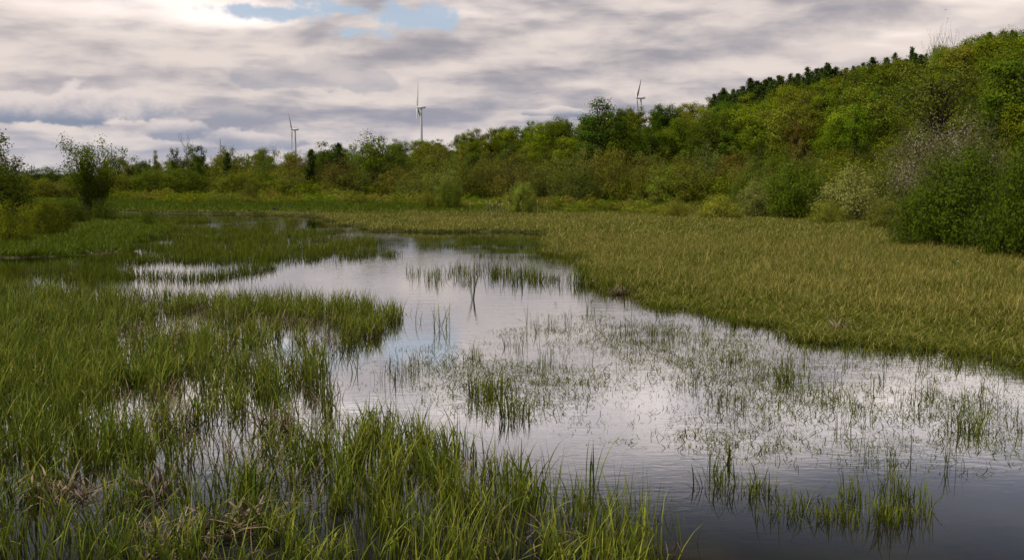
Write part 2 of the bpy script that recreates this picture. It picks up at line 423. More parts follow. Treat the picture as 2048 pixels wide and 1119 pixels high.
def scatter_group(coll):
    g = bpy.data.node_groups.new('scatter', 'GeometryNodeTree')
    g.interface.new_socket('Geometry', in_out='INPUT', socket_type='NodeSocketGeometry')
    g.interface.new_socket('Geometry', in_out='OUTPUT', socket_type='NodeSocketGeometry')
    gi, go = g.nodes.new('NodeGroupInput'), g.nodes.new('NodeGroupOutput')
    ci = g.nodes.new('GeometryNodeCollectionInfo'); ci.inputs['Collection'].default_value = coll
    ci.inputs['Separate Children'].default_value = True; ci.inputs['Reset Children'].default_value = True
    iop = g.nodes.new('GeometryNodeInstanceOnPoints'); iop.inputs['Pick Instance'].default_value = True
    def na(nm, ty):
        n = g.nodes.new('GeometryNodeInputNamedAttribute'); n.data_type = ty; n.inputs['Name'].default_value = nm; return n.outputs[0]
    e2r = g.nodes.new('FunctionNodeEulerToRotation')
    g.links.new(gi.outputs[0], iop.inputs['Points']); g.links.new(ci.outputs[0], iop.inputs['Instance'])
    g.links.new(na('idx', 'INT'), iop.inputs['Instance Index'])
    g.links.new(na('rot', 'FLOAT_VECTOR'), e2r.inputs[0]); g.links.new(e2r.outputs[0], iop.inputs['Rotation'])
    g.links.new(na('scl', 'FLOAT_VECTOR'), iop.inputs['Scale'])
    g.links.new(iop.outputs[0], go.inputs[0])
    return g
def scatter(name, label, cat, coll, pos, scl, tint, r, tilt=0.06):
    n = len(pos)
    me = bpy.data.meshes.new(name); me.vertices.add(n); me.vertices.foreach_set('co', np.asarray(pos, np.float32).ravel())
    rot = np.stack([r.normal(size=n) * tilt, r.normal(size=n) * tilt, r.random(n) * 6.283], -1).astype(np.float32)
    a = me.attributes.new('rot', 'FLOAT_VECTOR', 'POINT'); a.data.foreach_set('vector', rot.ravel())
    a = me.attributes.new('scl', 'FLOAT_VECTOR', 'POINT'); a.data.foreach_set('vector', np.asarray(scl, np.float32).ravel())
    a = me.attributes.new('tint', 'FLOAT', 'POINT'); a.data.foreach_set('value', np.asarray(tint, np.float32))
    a = me.attributes.new('idx', 'INT', 'POINT'); a.data.foreach_set('value', r.integers(0, len(coll.objects), n).astype(np.int32))
    o = link(name, me); md = o.modifiers.new('scatter', 'NODES'); md.node_group = scatter_group(coll)
    return tag(o, label, cat, kind='stuff')

def sample(poly, dens, dmax, r, ylim=None):
    """points inside the ground polygon, dens(x,y)->per m2 (<=dmax)"""
    pl = np.array(poly); x0, y0 = pl.min(0); x1, y1 = pl.max(0)
    if ylim: y0, y1 = max(y0, ylim[0]), min(y1, ylim[1])
    x0, x1 = max(x0, -0.62 * y1 - 3), min(x1, 0.62 * y1 + 3)
    n = int((x1 - x0) * (y1 - y0) * dmax)
    x = x0 + (x1 - x0) * r.random(n); y = y0 + (y1 - y0) * r.random(n)
    k = (np.abs(x) < 0.56 * y + 2.5) & (r.random(n) * dmax < dens(x, y))
    x, y = x[k], y[k]
    k = in_poly(x, y, poly); return x[k], y[k]
def ell(u, v, ru, rv):                      # a patch on the ground
    x0, y0 = gp(u, v); x1, _ = gp(u + ru, v); _, ya = gp(u, v + rv); _, yb = gp(u, v - rv)
    return (x0, (ya + yb) / 2, abs(x1 - x0), abs(yb - ya) / 2)
def patch(x, y, es, soft=0.5):
    m = np.zeros_like(x)
    for (cx, cy, rx, ry) in es:
        q = np.sqrt(((x - cx) / rx) ** 2 + ((y - cy) / ry) ** 2)
        m = np.maximum(m, 1 - sstep(q, 1 - soft, 1 + soft))
    return m
def scl(n, r, xy=(0.8, 1.25), z=(0.75, 1.25), mul=1.0):
    a = (xy[0] + (xy[1] - xy[0]) * r.random(n)) * mul; b = (z[0] + (z[1] - z[0]) * r.random(n)) * mul
    return np.stack([a, a, b], -1)
#@@GRASS
def do_grass():
    R = np.random.default_rng
    near_reed = clump_set('reed', g_reed, 14, 12, 0.53, 0.0145, 0.15, 0.27, 0.75, 5, hvar=.45, kink=.2)
    fine_reed = clump_set('slender_reed', g_reed, 6, 7, 0.55, 0.008, 0.16, 0.16, 0.25, 3, hvar=0.5)
    sedge_n = clump_set('sedge', g_sedge, 10, 14, 0.56, 0.015, 0.26, 0.75, 1.2, 5, kink=0.6)
    sedge_f = clump_set('far_sedge', g_sedge, 6, 18, 0.52, 0.04, 0.65, 0.6, 0.9, 3, kink=0.4)
    bank_c = clump_set('bank_grass', g_bank, 6, 16, 0.42, 0.03, 0.3, 0.35, 0.9, 3)
    bank_f = clump_set('far_grass', g_bank, 5, 18, 0.55, 0.06, 0.7, 0.3, 0.6, 3)
    emer = clump_set('emergent', g_emer, 8, 9, 0.42, 0.015, 0.2, 0.22, 0.5, 3, hvar=0.5)
    emer_f = clump_set('far_emergent', g_emer, 6, 12, 0.30, 0.024, 0.4, 0.25, 0.4, 3, hvar=0.5)
    bits = clump_set('sprig', g_emer, 12, 5, 0.15, 0.010, 0.30, 1.1, 1.0, 3, hvar=0.7, kink=0.35)
    flat = clump_set('floating_blade', g_emer, 8, 5, 0.30, 0.013, 0.45, 0.25, 0.3, 2, hvar=0.5)
    for o in flat.objects:                  # lay these on the water
        for v in o.data.vertices: v.co = (v.co.x * 1.0 + v.co.z * 1.0 * math.cos(v.index // 6 * 0.5), v.co.y + v.co.z * math.sin(v.index // 6 * 0.5), 0.004 + 0.02 * v.co.z)

    # right-hand sedge meadow
    r = R(1)
    x, y = sample(MEADOW, lambda x, y: np.clip(34 * (26 / y) ** 1.25, 0, 34) * (.35 + .65 * sstep(fbm(x * .9, y * .9, 15), .25, .42)), 34, r, (17, 62))
    t = np.clip(-0.12 + 1.45 * fbm(x * 0.20, y * 0.13, 5) + 0.22 * sstep(y, 24, 50) - 0.3 * (fbm(x * .5, y * .5, 8) > .58) + .3 * r.normal(size=len(x)) * .6, 0, 1)
    edge = sstep(y - np.interp(x, [5.0, 9.0, 12.5], [27, 23, 20]), 0.0, 6.5)
    t = t * (0.18 + 0.82 * edge)
    hh = (0.55 + 0.45 * edge) * (0.55 + 0.9 * fbm(x * .55, y * .45, 12)) * (.75 + .5 * fbm(x * .12, y * .12, 14))
    s = scl(len(x), r) * np.stack([np.ones_like(hh), np.ones_like(hh), hh], -1)
    scatter('sedge_meadow', 'olive and tan bent sedges of the broad meadow right of the water', 'sedge', sedge_n, np.stack([x, y, ground(x, y)], -1), s, t, r)
    FR = gpoly([(1150, 520), (1180, 575), (1235, 606), (1320, 624), (1420, 642), (1500, 664), (1600, 694), (1720, 708), (1850, 722), (2048, 738), (2400, 775), (2400, 740), (2048, 716), (1800, 694), (1600, 672), (1500, 644), (1330, 608), (1220, 570), (1160, 512)])
    x, y = sample(FR, lambda x, y: 13 * sstep(fbm(x * 1.1, y * .8, 17), .36, .62), 13, r)
    scatter('meadow_fringe', 'thin green sedge fringe standing in water along the meadow edge', 'sedge', emer, np.stack([x, y, 0 * x], -1), scl(len(x), r, z=(0.3, 0.85)), np.clip(.2 + fbm(x, y, 18), 0, 1), r)
    # its far part and the meadow across the back
    x, y = sample(MEADOW, lambda x, y: np.where(y < 110, 4.2 * (62 / y) ** 0.5, 2.6) * (1 - sstep(y - foot_y(x / y), 0, 25)) * (0.35 + 0.65 * (fbm(x * .05, y * .03, 4) > .3)), 4.4, r, (60, 345))
    u_, v_ = project(x, y, 0)
    green = np.clip(sstep(y, 112, 150), 0, 1)
    t = np.clip(0.30 + 0.8 * fbm(x * 0.05, y * 0.06, 5), 0, 1) * (1 - 0.8 * green)
    k = r.random(len(x)) > green * 0.9
    scatter('far_sedge_meadow', 'yellowish far sedge flat between the pools and the shrub belt', 'sedge', sedge_f, np.stack([x, y, ground(x, y)], -1)[k], scl(len(x), r, z=(0.6, 1.0))[k], t[k], r)
    k = ~k
    scatter('grass_strip', 'strip of fresh green grass along the foot of the shrub belt', 'grass', bank_f, np.stack([x, y, ground(x, y)], -1)[k], scl(len(x), r)[k], t[k] * 0.5, r)
    # left bank
    x, y = sample(BANK, lambda x, y: 10 * np.clip(48 / y, 0.25, 1.1), 11, r, (40, 130))
    t = np.clip(fbm(x * .2, y * .12, 31) * 0.8, 0, 1)
    scatter('bank_grass', 'lush green grass of the low bank below the left bushes', 'grass', bank_c, np.stack([x, y, ground(x, y)], -1), scl(len(x), r, z=(0.7, 1.3)), t, r)
    # grass standing in the far shallows, left
    SH = gpoly([(300, 441), (420, 443), (560, 452), (700, 464), (760, 486), (735, 496), (660, 505), (560, 514), (470, 518), (380, 512), (330, 505), (262, 495), (330, 473)])
    clear = [ell(430, 433, 150, 3), ell(600, 445, 120, 3), ell(700, 470, 60, 5), ell(640, 478, 90, 2), ell(400, 470, 60, 2), ell(300, 487, 45, 8), ell(255, 497, 18, 12), ell(490, 440, 60, 4), ell(420, 447, 80, 2.5), ell(560, 459, 70, 2.5), ell(620, 489, 60, 4)]
    x, y = sample(SH, lambda x, y: 5.5 * (1 - patch(x, y, clear)) * (.10 + .90 * sstep(fbm(x * .09, y * .17, 41), .34, .52)), 5.5, r)
    scatter('shallow_grass', 'green grass standing in the far shallows left of centre', 'grass', emer_f, np.stack([x, y, 0 * x], -1), scl(len(x), r, z=(0.9, 1.5)), np.clip(fbm(x * .1, y * .1, 2) * 1.1, 0, 1), r)
    x, y = sample(gpoly([(60, 534), (260, 510), (520, 514), (760, 500), (800, 512), (620, 522), (520, 546), (420, 562), (300, 566), (90, 566)]), lambda x, y: 9 * sstep(fbm(x * .22, y * .34, 43), .36, .56), 9, r)
    scatter('shallow_tufts', 'scattered thin grass tufts in the inlet below the left bank', 'grass', emer_f, np.stack([x, y, 0 * x], -1), scl(len(x), r, z=(0.8, 1.5), xy=(.6, .9)), 0.3 + 0 * x, r)
    # patch in the middle of the pool
    MP = gpoly([(800, 545), (880, 532), (1000, 528), (1150, 522), (1230, 560), (1250, 590), (1180, 585), (1120, 572), (960, 574), (870, 568)])
    x, y = sample(MP, lambda x, y: 10 * sstep(fbm(x * .5, y * .3, 44), .38, .62) * (0.3 + .7 * sstep(x / y, -0.08, 0.06)), 10, r)
    scatter('pool_grass', 'thin grass patch in the pool joining the right meadow', 'grass', emer, np.stack([x, y, 0 * x], -1), scl(len(x), r, z=(0.5, 1.25)), np.clip(fbm(x * .3, y * .3, 2) * .9, 0, 1), r)
    x, y = sample(gpoly([(640, 494), (760, 480), (1080, 480), (1100, 508), (1140, 520), (820, 512), (660, 512)]), lambda x, y: 3.2 * sstep(fbm(x * .10, y * .26, 47), .48, .60), 3.2, r)
    scatter('narrows_grass', 'dark sparse grass in the water narrows at mid distance', 'grass', emer_f, np.stack([x, y, 0 * x], -1), scl(len(x), r, z=(0.7, 1.2), xy=(.6, .9)), 0.2 + 0 * x, r)
    # foreground reeds
    FG = gpoly([(-260, 578), (0, 576), (110, 580), (125, 592), (200, 590), (340, 602), (480, 598), (640, 608), (770, 620), (815, 626), (790, 652), (710, 696), (650, 722), (655, 800), (690, 850), (780, 850), (820, 880), (905, 900),
                (950, 930), (1040, 975), (1130, 1010), (1240, 1060), (1330, 1120), (1360, 1190), (-300, 1190)])
    gaps = [ell(345, 655, 85, 34), ell(275, 625, 40, 18), ell(300, 825, 110, 38), ell(235, 800, 40, 30), ell(590, 815, 60, 40), ell(440, 880, 120, 46), ell(480, 945, 130, 40), ell(340, 1010, 70, 60), ell(160, 1010, 40, 50), ell(580, 720, 70, 22), ell(480, 715, 40, 14),
            ell(620, 690, 80, 20), ell(560, 655, 120, 14), ell(660, 870, 40, 26), ell(300, 1090, 60, 30), ell(60, 960, 60, 36), ell(120, 1060, 60, 34), ell(230, 960, 60, 30), ell(640, 1080, 60, 26), ell(760, 940, 40, 24), ell(620, 1000, 50, 40), ell(820, 1000, 40, 40), ell(470, 1110, 70, 24)]
    def dfg(x, y):
        g = patch(x, y, gaps, 0.45)
        nz = fbm(x * 0.75, y * 0.6, 21)
        up = x / y
        dense = (1 - sstep(up, -0.40, -0.30)) * sstep(y, 14, 18)
        thin = sstep(up, -0.06, 0.06) * (1 - sstep(y, 14, 18))
        nz2 = fbm(x * 2.3, y * 2.0, 26)
        base = (0.20 + 0.80 * sstep(nz, 0.30, 0.52)) * (.25 + .75 * sstep(nz2, .32, .50))
        tongue = sstep(up, -.40, -.34) * sstep(y, 25.5, 27.5)
        base = np.maximum(base, tongue)
        return 21 * np.clip(20 / y, .6, 1.2) * np.maximum(base * (1 - 0.93 * g), dense * 0.85 * (1 - .6 * g)) * (1 - 0.35 * thin)
    x, y = sample(FG, dfg, 26, r)
    up = x / y
    t = np.clip(0.0 + 1.0 * fbm(x * .35, y * .3, 23) + 0.2 * sstep(up, -0.35, -0.1) + .18 * r.normal(size=len(x)), 0, 1)
    hh = 0.78 + 0.5 * fbm(x * .45, y * .45, 24)
    s = scl(len(x), r, z=(0.72, 1.18)) * np.stack([np.ones_like(hh), np.ones_like(hh), hh], -1)
    scatter('foreground_reeds', 'tall fresh green reeds standing in the water along the left foreground', 'reeds', near_reed, np.stack([x, y, 0 * x], -1), s, t, r)
    litter = clump_set('reed_litter', g_dead, 6, 8, 0.34, 0.014, 0.3, 1.35, 0.8, 3, hvar=0.6, kink=.5)
    x, y = sample(FG, lambda x, y: 9 * sstep(fbm(x * .9, y * .9, 28), .36, .58), 9, r)
    scatter('reed_litter', 'brown dead blades lying low in the water among the foreground reeds', 'dead reeds', litter, np.stack([x, y, 0 * x], -1), scl(len(x), r, z=(.4, 1.0)), 0.3 * r.random(len(x)), r)
    RU = gpoly([(880, 900), (1000, 930), (1120, 960), (1240, 1010), (1340, 1050), (1400, 1100), (1420, 1190), (700, 1190), (760, 1000)])
    x, y = sample(RU, lambda x, y: 15 * (0.25 + .75 * sstep(fbm(x * 1.1, y * 1.1, 51), .3, .6)), 15, r)
    scatter('slender_rushes', 'slender dark rushes at the right end of the foreground reeds', 'rushes', fine_reed, np.stack([x, y, 0 * x], -1), scl(len(x), r, z=(.5, 1.1)), 0.15 + 0 * x, r)
    # emergent sprigs over the open water, right
    SW = gpoly([(640, 730), (800, 700), (1000, 660), (1100, 625), (1280, 605), (1420, 640), (1520, 660), (1640, 690), (1830, 708), (2100, 735), (2300, 900), (2060, 930), (1850, 960), (1500, 930), (1250, 900), (1080, 860), (940, 840), (800, 790), (660, 775)])
    hot = [ell(1000, 770, 150, 55), ell(900, 735, 140, 25), ell(1120, 650, 60, 16), ell(1030, 680, 40, 14), ell(1450, 740, 160, 40), ell(1700, 860, 170, 50), ell(1850, 800, 130, 50), ell(1950, 850, 120, 50), ell(1600, 800, 150, 40), ell(1500, 880, 120, 30), ell(1350, 680, 180, 30), ell(1990, 740, 110, 20)]
    cold = [ell(750, 745, 80, 20), ell(1240, 850, 80, 50), ell(1150, 880, 120, 30)]
    def dsw(x, y):
        nz = fbm(x * .8, y * .5, 61)
        return 95 * np.clip(18 / y, .5, 1.2) * (0.12 + 0.88 * sstep(nz, .36, .66)) * (0.30 + 0.70 * patch(x, y, hot, .6)) * (1 - .8 * patch(x, y, cold, .4))
    x, y = sample(SW, dsw, 114, r)
    s = scl(len(x), r, xy=(.6, 1.3), z=(.3, 1.2))
    scatter('emergent_sprigs', 'sparse short sprigs poking through the open water on the right', 'water plants', bits, np.stack([x, y, 0 * x], -1), s, np.clip(fbm(x, y, 62) * 1.3 - .2, 0, 1), r)
    x, y = sample(SW, lambda x, y: 20 * sstep(fbm(x * .6, y * .5, 66), .32, .62) * (0.25 + .75 * patch(x, y, hot, .6)), 20, r)
    scatter('floating_blades', 'loose grass blades floating flat on the open water', 'water plants', flat, np.stack([x, y, 0 * x], -1), scl(len(x), r, xy=(.3, .8), z=(1, 1)), 0.4 + 0 * x, r, tilt=0.0)
    x, y = sample(SW, lambda x, y: 3.6 * np.clip(18 / y, .4, 1.2) * sstep(fbm(x * .9, y * .7, 68), .47, .62) * (0.25 + .75 * patch(x, y, hot, .6)), 4.5, r)
    scatter('water_grass_tufts', 'small green grass tufts dotted over the open water', 'water plants', emer, np.stack([x, y, 0 * x], -1), scl(len(x), r, xy=(.5, .9), z=(.5, .95)), np.clip(fbm(x, y, 69), 0, 1), r)
    x, y = sample(SW, lambda x, y: 140 * sstep(fbm(x * .38, y * 1.5, 81), .46, .62) * (.15 + .85 * patch(x, y, hot, .7)), 140, r)
    scatter('weed_mats', 'thin brownish weed mats floating in streaks over the open water', 'water plants', bits, np.stack([x, y, 0 * x], -1), scl(len(x), r, xy=(.25, .7), z=(.08, .3)), 0.2 + 0 * x, r)
    # the raft of grass bottom right
    RF = gpoly([(1395, 935), (1440, 945), (1500, 975), (1600, 985), (1700, 965), (1790, 975), (1850, 1020), (1845, 1050), (1750, 1065), (1640, 1050), (1560, 1045), (1500, 1010), (1420, 985)])
    x, y = sample(RF, lambda x, y: 34 * sstep(fbm(x * 1.5, y * 1.2, 71), .22, .5), 34, r)
    scatter('grass_raft', 'ragged raft of green grass on dark water at lower right', 'water plants', emer, np.stack([x, y, 0 * x], -1), scl(len(x), r, xy=(.5, 1.0), z=(.25, .8)), 0.5 + .5 * fbm(x * 2, y * 2, 3), r)
    x, y = sample(RF, lambda x, y: 14 + 0 * x, 14, r)
    scatter('raft_blades', 'flat floating blades matted around the grass raft at lower right', 'water plants', flat, np.stack([x, y, 0 * x], -1), scl(len(x), r, xy=(.4, .9), z=(1, 1)), 0.6 + 0 * x, r, tilt=0.0)
do_grass()
#@@TREES
# ---------------------------------------------------------------- tree and shrub kinds (unit meshes, shared by copies)
def limb(mb, a, b, r0, r1, r, bow=0.12, segs=4, sides=4):
    a = np.array(a, float); b = np.array(b, float); L = np.linalg.norm(b - a)
    k = np.linspace(0, 1, segs + 1)[:, None]
    off = r.normal(size=3) * bow * L * 0.5; off[2] = abs(off[2]) * 0.5
    p = a + (b - a) * k + off * np.sin(np.pi * k) + r.normal(size=(segs + 1, 3)) * 0.012 * L * (k * (1 - k) * 4)
    mb.tube(p, np.linspace(r0, r1, segs + 1), sides); return p
def make_broadleaf(name, H, Rc, base, K, per, leaf, seed, mat=None, trunkmat=None, open_=0.0, top=0.0, flat=0.75, stems=1, droop=0.0):
    """tapered trunk(s), limbs to K leaf masses; returns (trunk mesh, crown mesh)"""
    r = np.random.default_rng(seed); mb = MB()
    cz = (base + 1) / 2 * H; rz = (1 - base) / 2 * H
    cen = []; tries = 0
    while len(cen) < K and tries < 4000:
        tries += 1
        p = r.normal(size=3); p /= np.linalg.norm(p); rad = r.random() ** 0.42
        q = p * rad
        if q[2] < -0.75: continue
        wob = 0.82 + 0.36 * r.random()
        c = np.array([q[0] * Rc * wob, q[1] * Rc * wob, cz + q[2] * rz * (0.9 + 0.2 * r.random() + (top if q[2] > 0.5 else 0))])
        if all(np.linalg.norm((c - d) / (Rc, Rc, rz)) > 0.20 for d in cen): cen.append(c)
    roots = []
    for s_ in range(stems):
        a = s_ * 2.4 + r.random(); sp = 0 if stems == 1 else 0.05 * H
        b0 = np.array([math.cos(a) * sp * .3, math.sin(a) * sp * .3, -0.3])
        b1 = np.array([math.cos(a) * sp * 4.0 * (stems > 1) + r.normal() * .03 * H, math.sin(a) * sp * 4.0 * (stems > 1) + r.normal() * .03 * H, H * (0.72 + .12 * r.random())])
        tr = limb(mb, b0, b1, H * 0.020 / stems ** .4, H * 0.005, r, 0.06, 7, 6); roots.append(tr)
    leaves, nrm, siz = [], [], []
    for c in cen:
        tr = roots[r.integers(len(roots))]
        zt = min(max(c[2] - Rc * 0.55, base * H * 0.55), H * .7)
        i = int(np.argmin(np.abs(tr[:, 2] - zt)))
        limb(mb, tr[i], c, H * 0.0065, H * 0.0016, r, 0.14, 4, 4)
        rad = Rc * (0.22 + 0.17 * r.random())
        for _ in range(2):
            e = c + r.normal(size=3) * rad * .7; limb(mb, c, e, H * 0.0016, H * 0.0006, r, .1, 2, 3)
        n = int(per * (0.55 + 0.9 * r.random()) * (1 - open_ * r.random()))
        d = unit(r.normal(size=(n, 3))); rr = rad * (r.random(n) ** 0.45)[:, None] * (0.75 + 0.5 * r.random((n, 1)))
        off = d * rr; off[:, 2] *= flat; off[:, 2] -= droop * (np.abs(off[:, 0]) + np.abs(off[:, 1]))
        leaves.append(c + off); cr = (c + off - np.array([0, 0, cz - .3 * rz])) / np.array([Rc, Rc, rz]); nrm.append(d * 0.45 + cr * 1.0 + r.normal(size=(n, 3)) * 0.6); siz.append(leaf * (0.65 + 0.7 * r.random(n)))
    leaves = [np.concatenate(leaves)]; kz = H / np.percentile(leaves[0][:, 2], 99.7); leaves[0][:, 2] *= kz
    for v_ in mb.v: v_[:, 2] *= kz
    return (mb.mesh(name + '_trunk', trunkmat or m_bark), leaf_mesh(name + '_crown', np.concatenate(leaves), np.concatenate(nrm), np.concatenate(siz), mat or m_leaf, r))
def make_shrub(name, H, Rc, stems, per, leaf, seed, low=0.15, spread=1.0, mat=None, twig=3, round_=0.6, blossom=False):
    """many arching stems from one base, leaves along their outer part"""
    r = np.random.default_rng(seed); mb = MB(); L, Nn, S = [], [], []
    for i in range(stems):
        a = r.random() * 6.283; f = math.sqrt(r.random()) * spread
        h = H * (0.62 + 0.4 * r.random()) * math.sqrt(max(1 - round_ * f * f, 0.12))
        tip = np.array([math.cos(a) * Rc * f, math.sin(a) * Rc * f, h])
        b0 = np.array([math.cos(a) * Rc * .24 * f, math.sin(a) * Rc * .24 * f, -0.15])
        k = np.linspace(0, 1, 6)[:, None]
        p = b0 + (tip - b0) * np.concatenate([k ** 1.35, k ** 1.35, k ** 0.85], 1) + r.normal(size=(6, 3)) * 0.025 * H * k
        mb.tube(p, np.linspace(H * .0065, H * .0012, 6), 4)
        sub = [(p, 1.0)]
        for _ in range(twig):
            j = r.integers(2, 6); q0 = p[j]; e = q0 + (unit(r.normal(size=3)) + np.array([0, 0, .8])) * Rc * (0.16 + .16 * r.random())
            q = np.linspace(0, 1, 4)[:, None] * (e - q0) + q0
            mb.tube(q, np.linspace(H * .0022, H * .0006, 4), 3); sub.append((q, .6))
        for q, wgt in sub:
            n = int(per * wgt * (.5 + r.random())); lo = low if wgt == 1 else 0.0
            t = lo + (1 - lo) * r.random(n) ** 0.8
            pos = np.stack([np.interp(t, np.linspace(0, 1, len(q)), q[:, c]) for c in range(3)], -1)
            off = r.normal(size=(n, 3)) * Rc * 0.075
            L.append(pos + off); Nn.append(unit(r.normal(size=(n, 3))) + np.array([0, 0, .6])); S.append(leaf * (.6 + .8 * r.random(n)))
    L = np.concatenate(L); Nn = np.concatenate(Nn); S = np.concatenate(S); k = L[:, 2] > 0.02
    return (mb.mesh(name + '_stems', m_twig), leaf_mesh(name + '_foliage', L[k], Nn[k], S[k], mat or m_leaf, r, 0.55))
def make_bush(name, H, Rc, K, per, leaf, seed, low=.05, flat=.9, open_=.3, stemmat=None):
    """dome of leaf masses on stems that rise from one base"""
    r = np.random.default_rng(seed); mb = MB(); L, Nn, S = [], [], []
    n_c = 0
    while n_c < K:
        d = unit(r.normal(size=3)); d[2] = abs(d[2]); rad = r.random() ** .36
        wob = .8 + .34 * r.random()
        c = np.array([d[0] * Rc * rad * wob, d[1] * Rc * rad * wob, H * (low + (.93 - low) * d[2] * rad * (.88 + .2 * r.random()))])
        n_c += 1
        b0 = np.array([c[0] * .10 + r.normal() * .04 * Rc, c[1] * .10 + r.normal() * .04 * Rc, -.15])
        k = np.linspace(0, 1, 5)[:, None]
        p = b0 + (c - b0) * np.concatenate([k ** 1.4, k ** 1.4, k ** .85], 1) + r.normal(size=(5, 3)) * .02 * H * k * (1 - k) * 4
        mb.tube(p, np.linspace(H * .006, H * .0015, 5), 4)
        cl = Rc * (.15 + .15 * r.random())
        for _ in range(3):
            e = c + (unit(r.normal(size=3)) + np.array([c[0] / Rc, c[1] / Rc, .9])) * cl * .8
            mb.tube([c, (c + e) / 2 + r.normal(size=3) * .02, e], [H * .0015, H * .001, H * .0005], 3)
        n = int(per * (.45 + 1.0 * r.random()) * (1 - open_ * r.random()))
        dd = unit(r.normal(size=(n, 3))); off = dd * (cl * r.random(n) ** .42 * (.7 + .6 * r.random(n)))[:, None]; off[:, 2] *= flat
        pos = c + off; cr = pos / np.array([Rc, Rc, H]) - np.array([0, 0, .25])
        L.append(pos); Nn.append(dd * .45 + cr * 1.0 + r.normal(size=(n, 3)) * .6); S.append(leaf * (.6 + .8 * r.random(n)))
    L = np.concatenate(L); Nn = np.concatenate(Nn); S = np.concatenate(S); kz = H / np.percentile(L[:, 2], 99.7); L[:, 2] *= kz
    for v_ in mb.v: v_[:, 2] *= kz
    k = L[:, 2] > .02
    return (mb.mesh(name + '_stems', stemmat or m_twig), leaf_mesh(name + '_foliage', L[k], Nn[k], S[k], m_leaf, r, .58))
def make_conifer(name, H, Rc, whorls, seed, leaf=0.4):
    r = np.random.default_rng(seed); mb = MB(); L, Nn, S = [], [], []
    lean = r.normal(size=2) * .015 * H
    mb.tube([(0, 0, -.3), (lean[0] * .5, lean[1] * .5, H * .5), (lean[0], lean[1], H)], [H * .014, H * .009, H * .002], 6)
    for i in range(whorls):
        f = i / (whorls - 1.0); z = H * (0.22 + 0.76 * f); ln = Rc * (1 - f) ** 0.75 * (.3 + 1.1 * r.random()) + .25
        for b in range(r.integers(4, 7)):
            a = r.random() * 6.283; up = 0.25 + .35 * f + .25 * r.random()
            p0 = np.array([lean[0] * z / H, lean[1] * z / H, z]); p1 = p0 + np.array([math.cos(a), math.sin(a), up]) * ln * (.6 + .6 * r.random())
            mb.tube([p0, (p0 + p1) / 2 - (0, 0, .05 * ln), p1], [.05, .035, .012], 3)
            n = int(16 + 22 * (1 - f)); t = .2 + .8 * r.random((n, 1))
            L.append(p0 + (p1 - p0) * t + r.normal(size=(n, 3)) * (.2, .2, .2)); Nn.append(r.normal(size=(n, 3)) + np.array([0, 0, .7])); S.append(leaf * (.6 + .7 * r.random(n)))
    return (mb.mesh(name + '_trunk', m_bark), leaf_mesh(name + '_crown', np.concatenate(L), np.concatenate(Nn), np.concatenate(S), m_needle, r, .3))
def make_bare(name, H, spread, n, seed, depth=2, mat=None):
    r = np.random.default_rng(seed); mb = MB()
    tr = limb(mb, (0, 0, -.3), (r.normal() * .05 * H, 0, H * .8), H * .013, H * .003, r, .08, 8, 6)
    tw = MB()
    for i in range(n):
        j = r.integers(2, 9); a = r.random() * 6.283
        e = tr[j] + np.array([math.cos(a) * spread, math.sin(a) * spread, H * (.22 + .25 * r.random())]) * (.5 + .6 * r.random())
        p = limb(tw, tr[j], e, H * .005, H * .0012, r, .12, 5, 4)
        for _ in range(4):
            q0 = p[r.integers(1, 6)]; e2 = q0 + (unit(r.normal(size=3)) * .6 + np.array([0, 0, .7])) * spread * .5 * (.5 + r.random())
            q = limb(tw, q0, e2, H * .002, H * .0006, r, .1, 3, 3)
            for _ in range(2): limb(tw, q[2], q[2] + (unit(r.normal(size=3)) * .6 + np.array([0, 0, .6])) * spread * .25, H * .0009, H * .0004, r, .1, 2, 3)
    return (mb.mesh(name + '_trunk', mat or m_dead), tw.mesh(name + '_twigs', mat or m_dead))

def put(kind, meshes, parts, x, y, sx, sz, rz, color, label, cat, group=None, z=None):
    """one plant: an Empty with its two parts"""
    z = gz(x, y) if z is None else z
    e = empty(kind, (x, y, z), rz, (sx, sx, sz)); tag(e, label, cat, group)
    for nm, me in zip(parts, meshes): link(nm, me, e, color=color)
    return e
TC = ('trunk', 'crown'); SF = ('stems', 'foliage')
rt = np.random.default_rng(99)
def jit(c, s=0.12): return tuple(float(k) for k in np.clip(np.array(c) * (1 + rt.normal() * s) * (1 + rt.normal(size=3) * s * .35), .004, .5))
GREEN = (0.088, 0.120, 0.006); LIME = (0.125, 0.152, 0.007); DEEP = (0.050, 0.080, 0.006); OLIVE = (0.125, 0.130, 0.012); KHAKI = (0.118, 0.116, 0.018); PINE = (0.036, 0.054, 0.010); WILLOW = (0.125, 0.140, 0.024); RUST = (0.115, 0.075, 0.014)

broad = [make_broadleaf('broadleaf', 12, 4.6 + .3 * (i % 3), 0.08, 60, 165, 0.32, 200 + i, open_=.3, top=.06 * (i % 3)) for i in range(8)]
tall = [make_broadleaf('tall_broadleaf', 12, 3.3, .12, 40, 150, 0.30, 240 + i, open_=.5, top=.12, flat=.9) for i in range(4)]
shrubs = [make_bush('shrub', 8, 4.4, 105, 85, 0.215, 300 + i, open_=.5) for i in range(7)]
lows = [make_bush('low_shrub', 2.4, 2.2, 50, 44, 0.17, 340 + i, open_=.4) for i in range(5)]
firs = [make_conifer('conifer', 12, 2.6 + .4 * (i % 3), 28 + 3 * (i % 4), 400 + i, .5) for i in range(8)]

def at_depth(u, Yd):                        # a place on the ground in that direction
    d = ray(u, 370.5); return d[0] / d[1] * Yd, Yd
def top_z(u, v, Yd): return CAMH + slope(u, v) * Yd

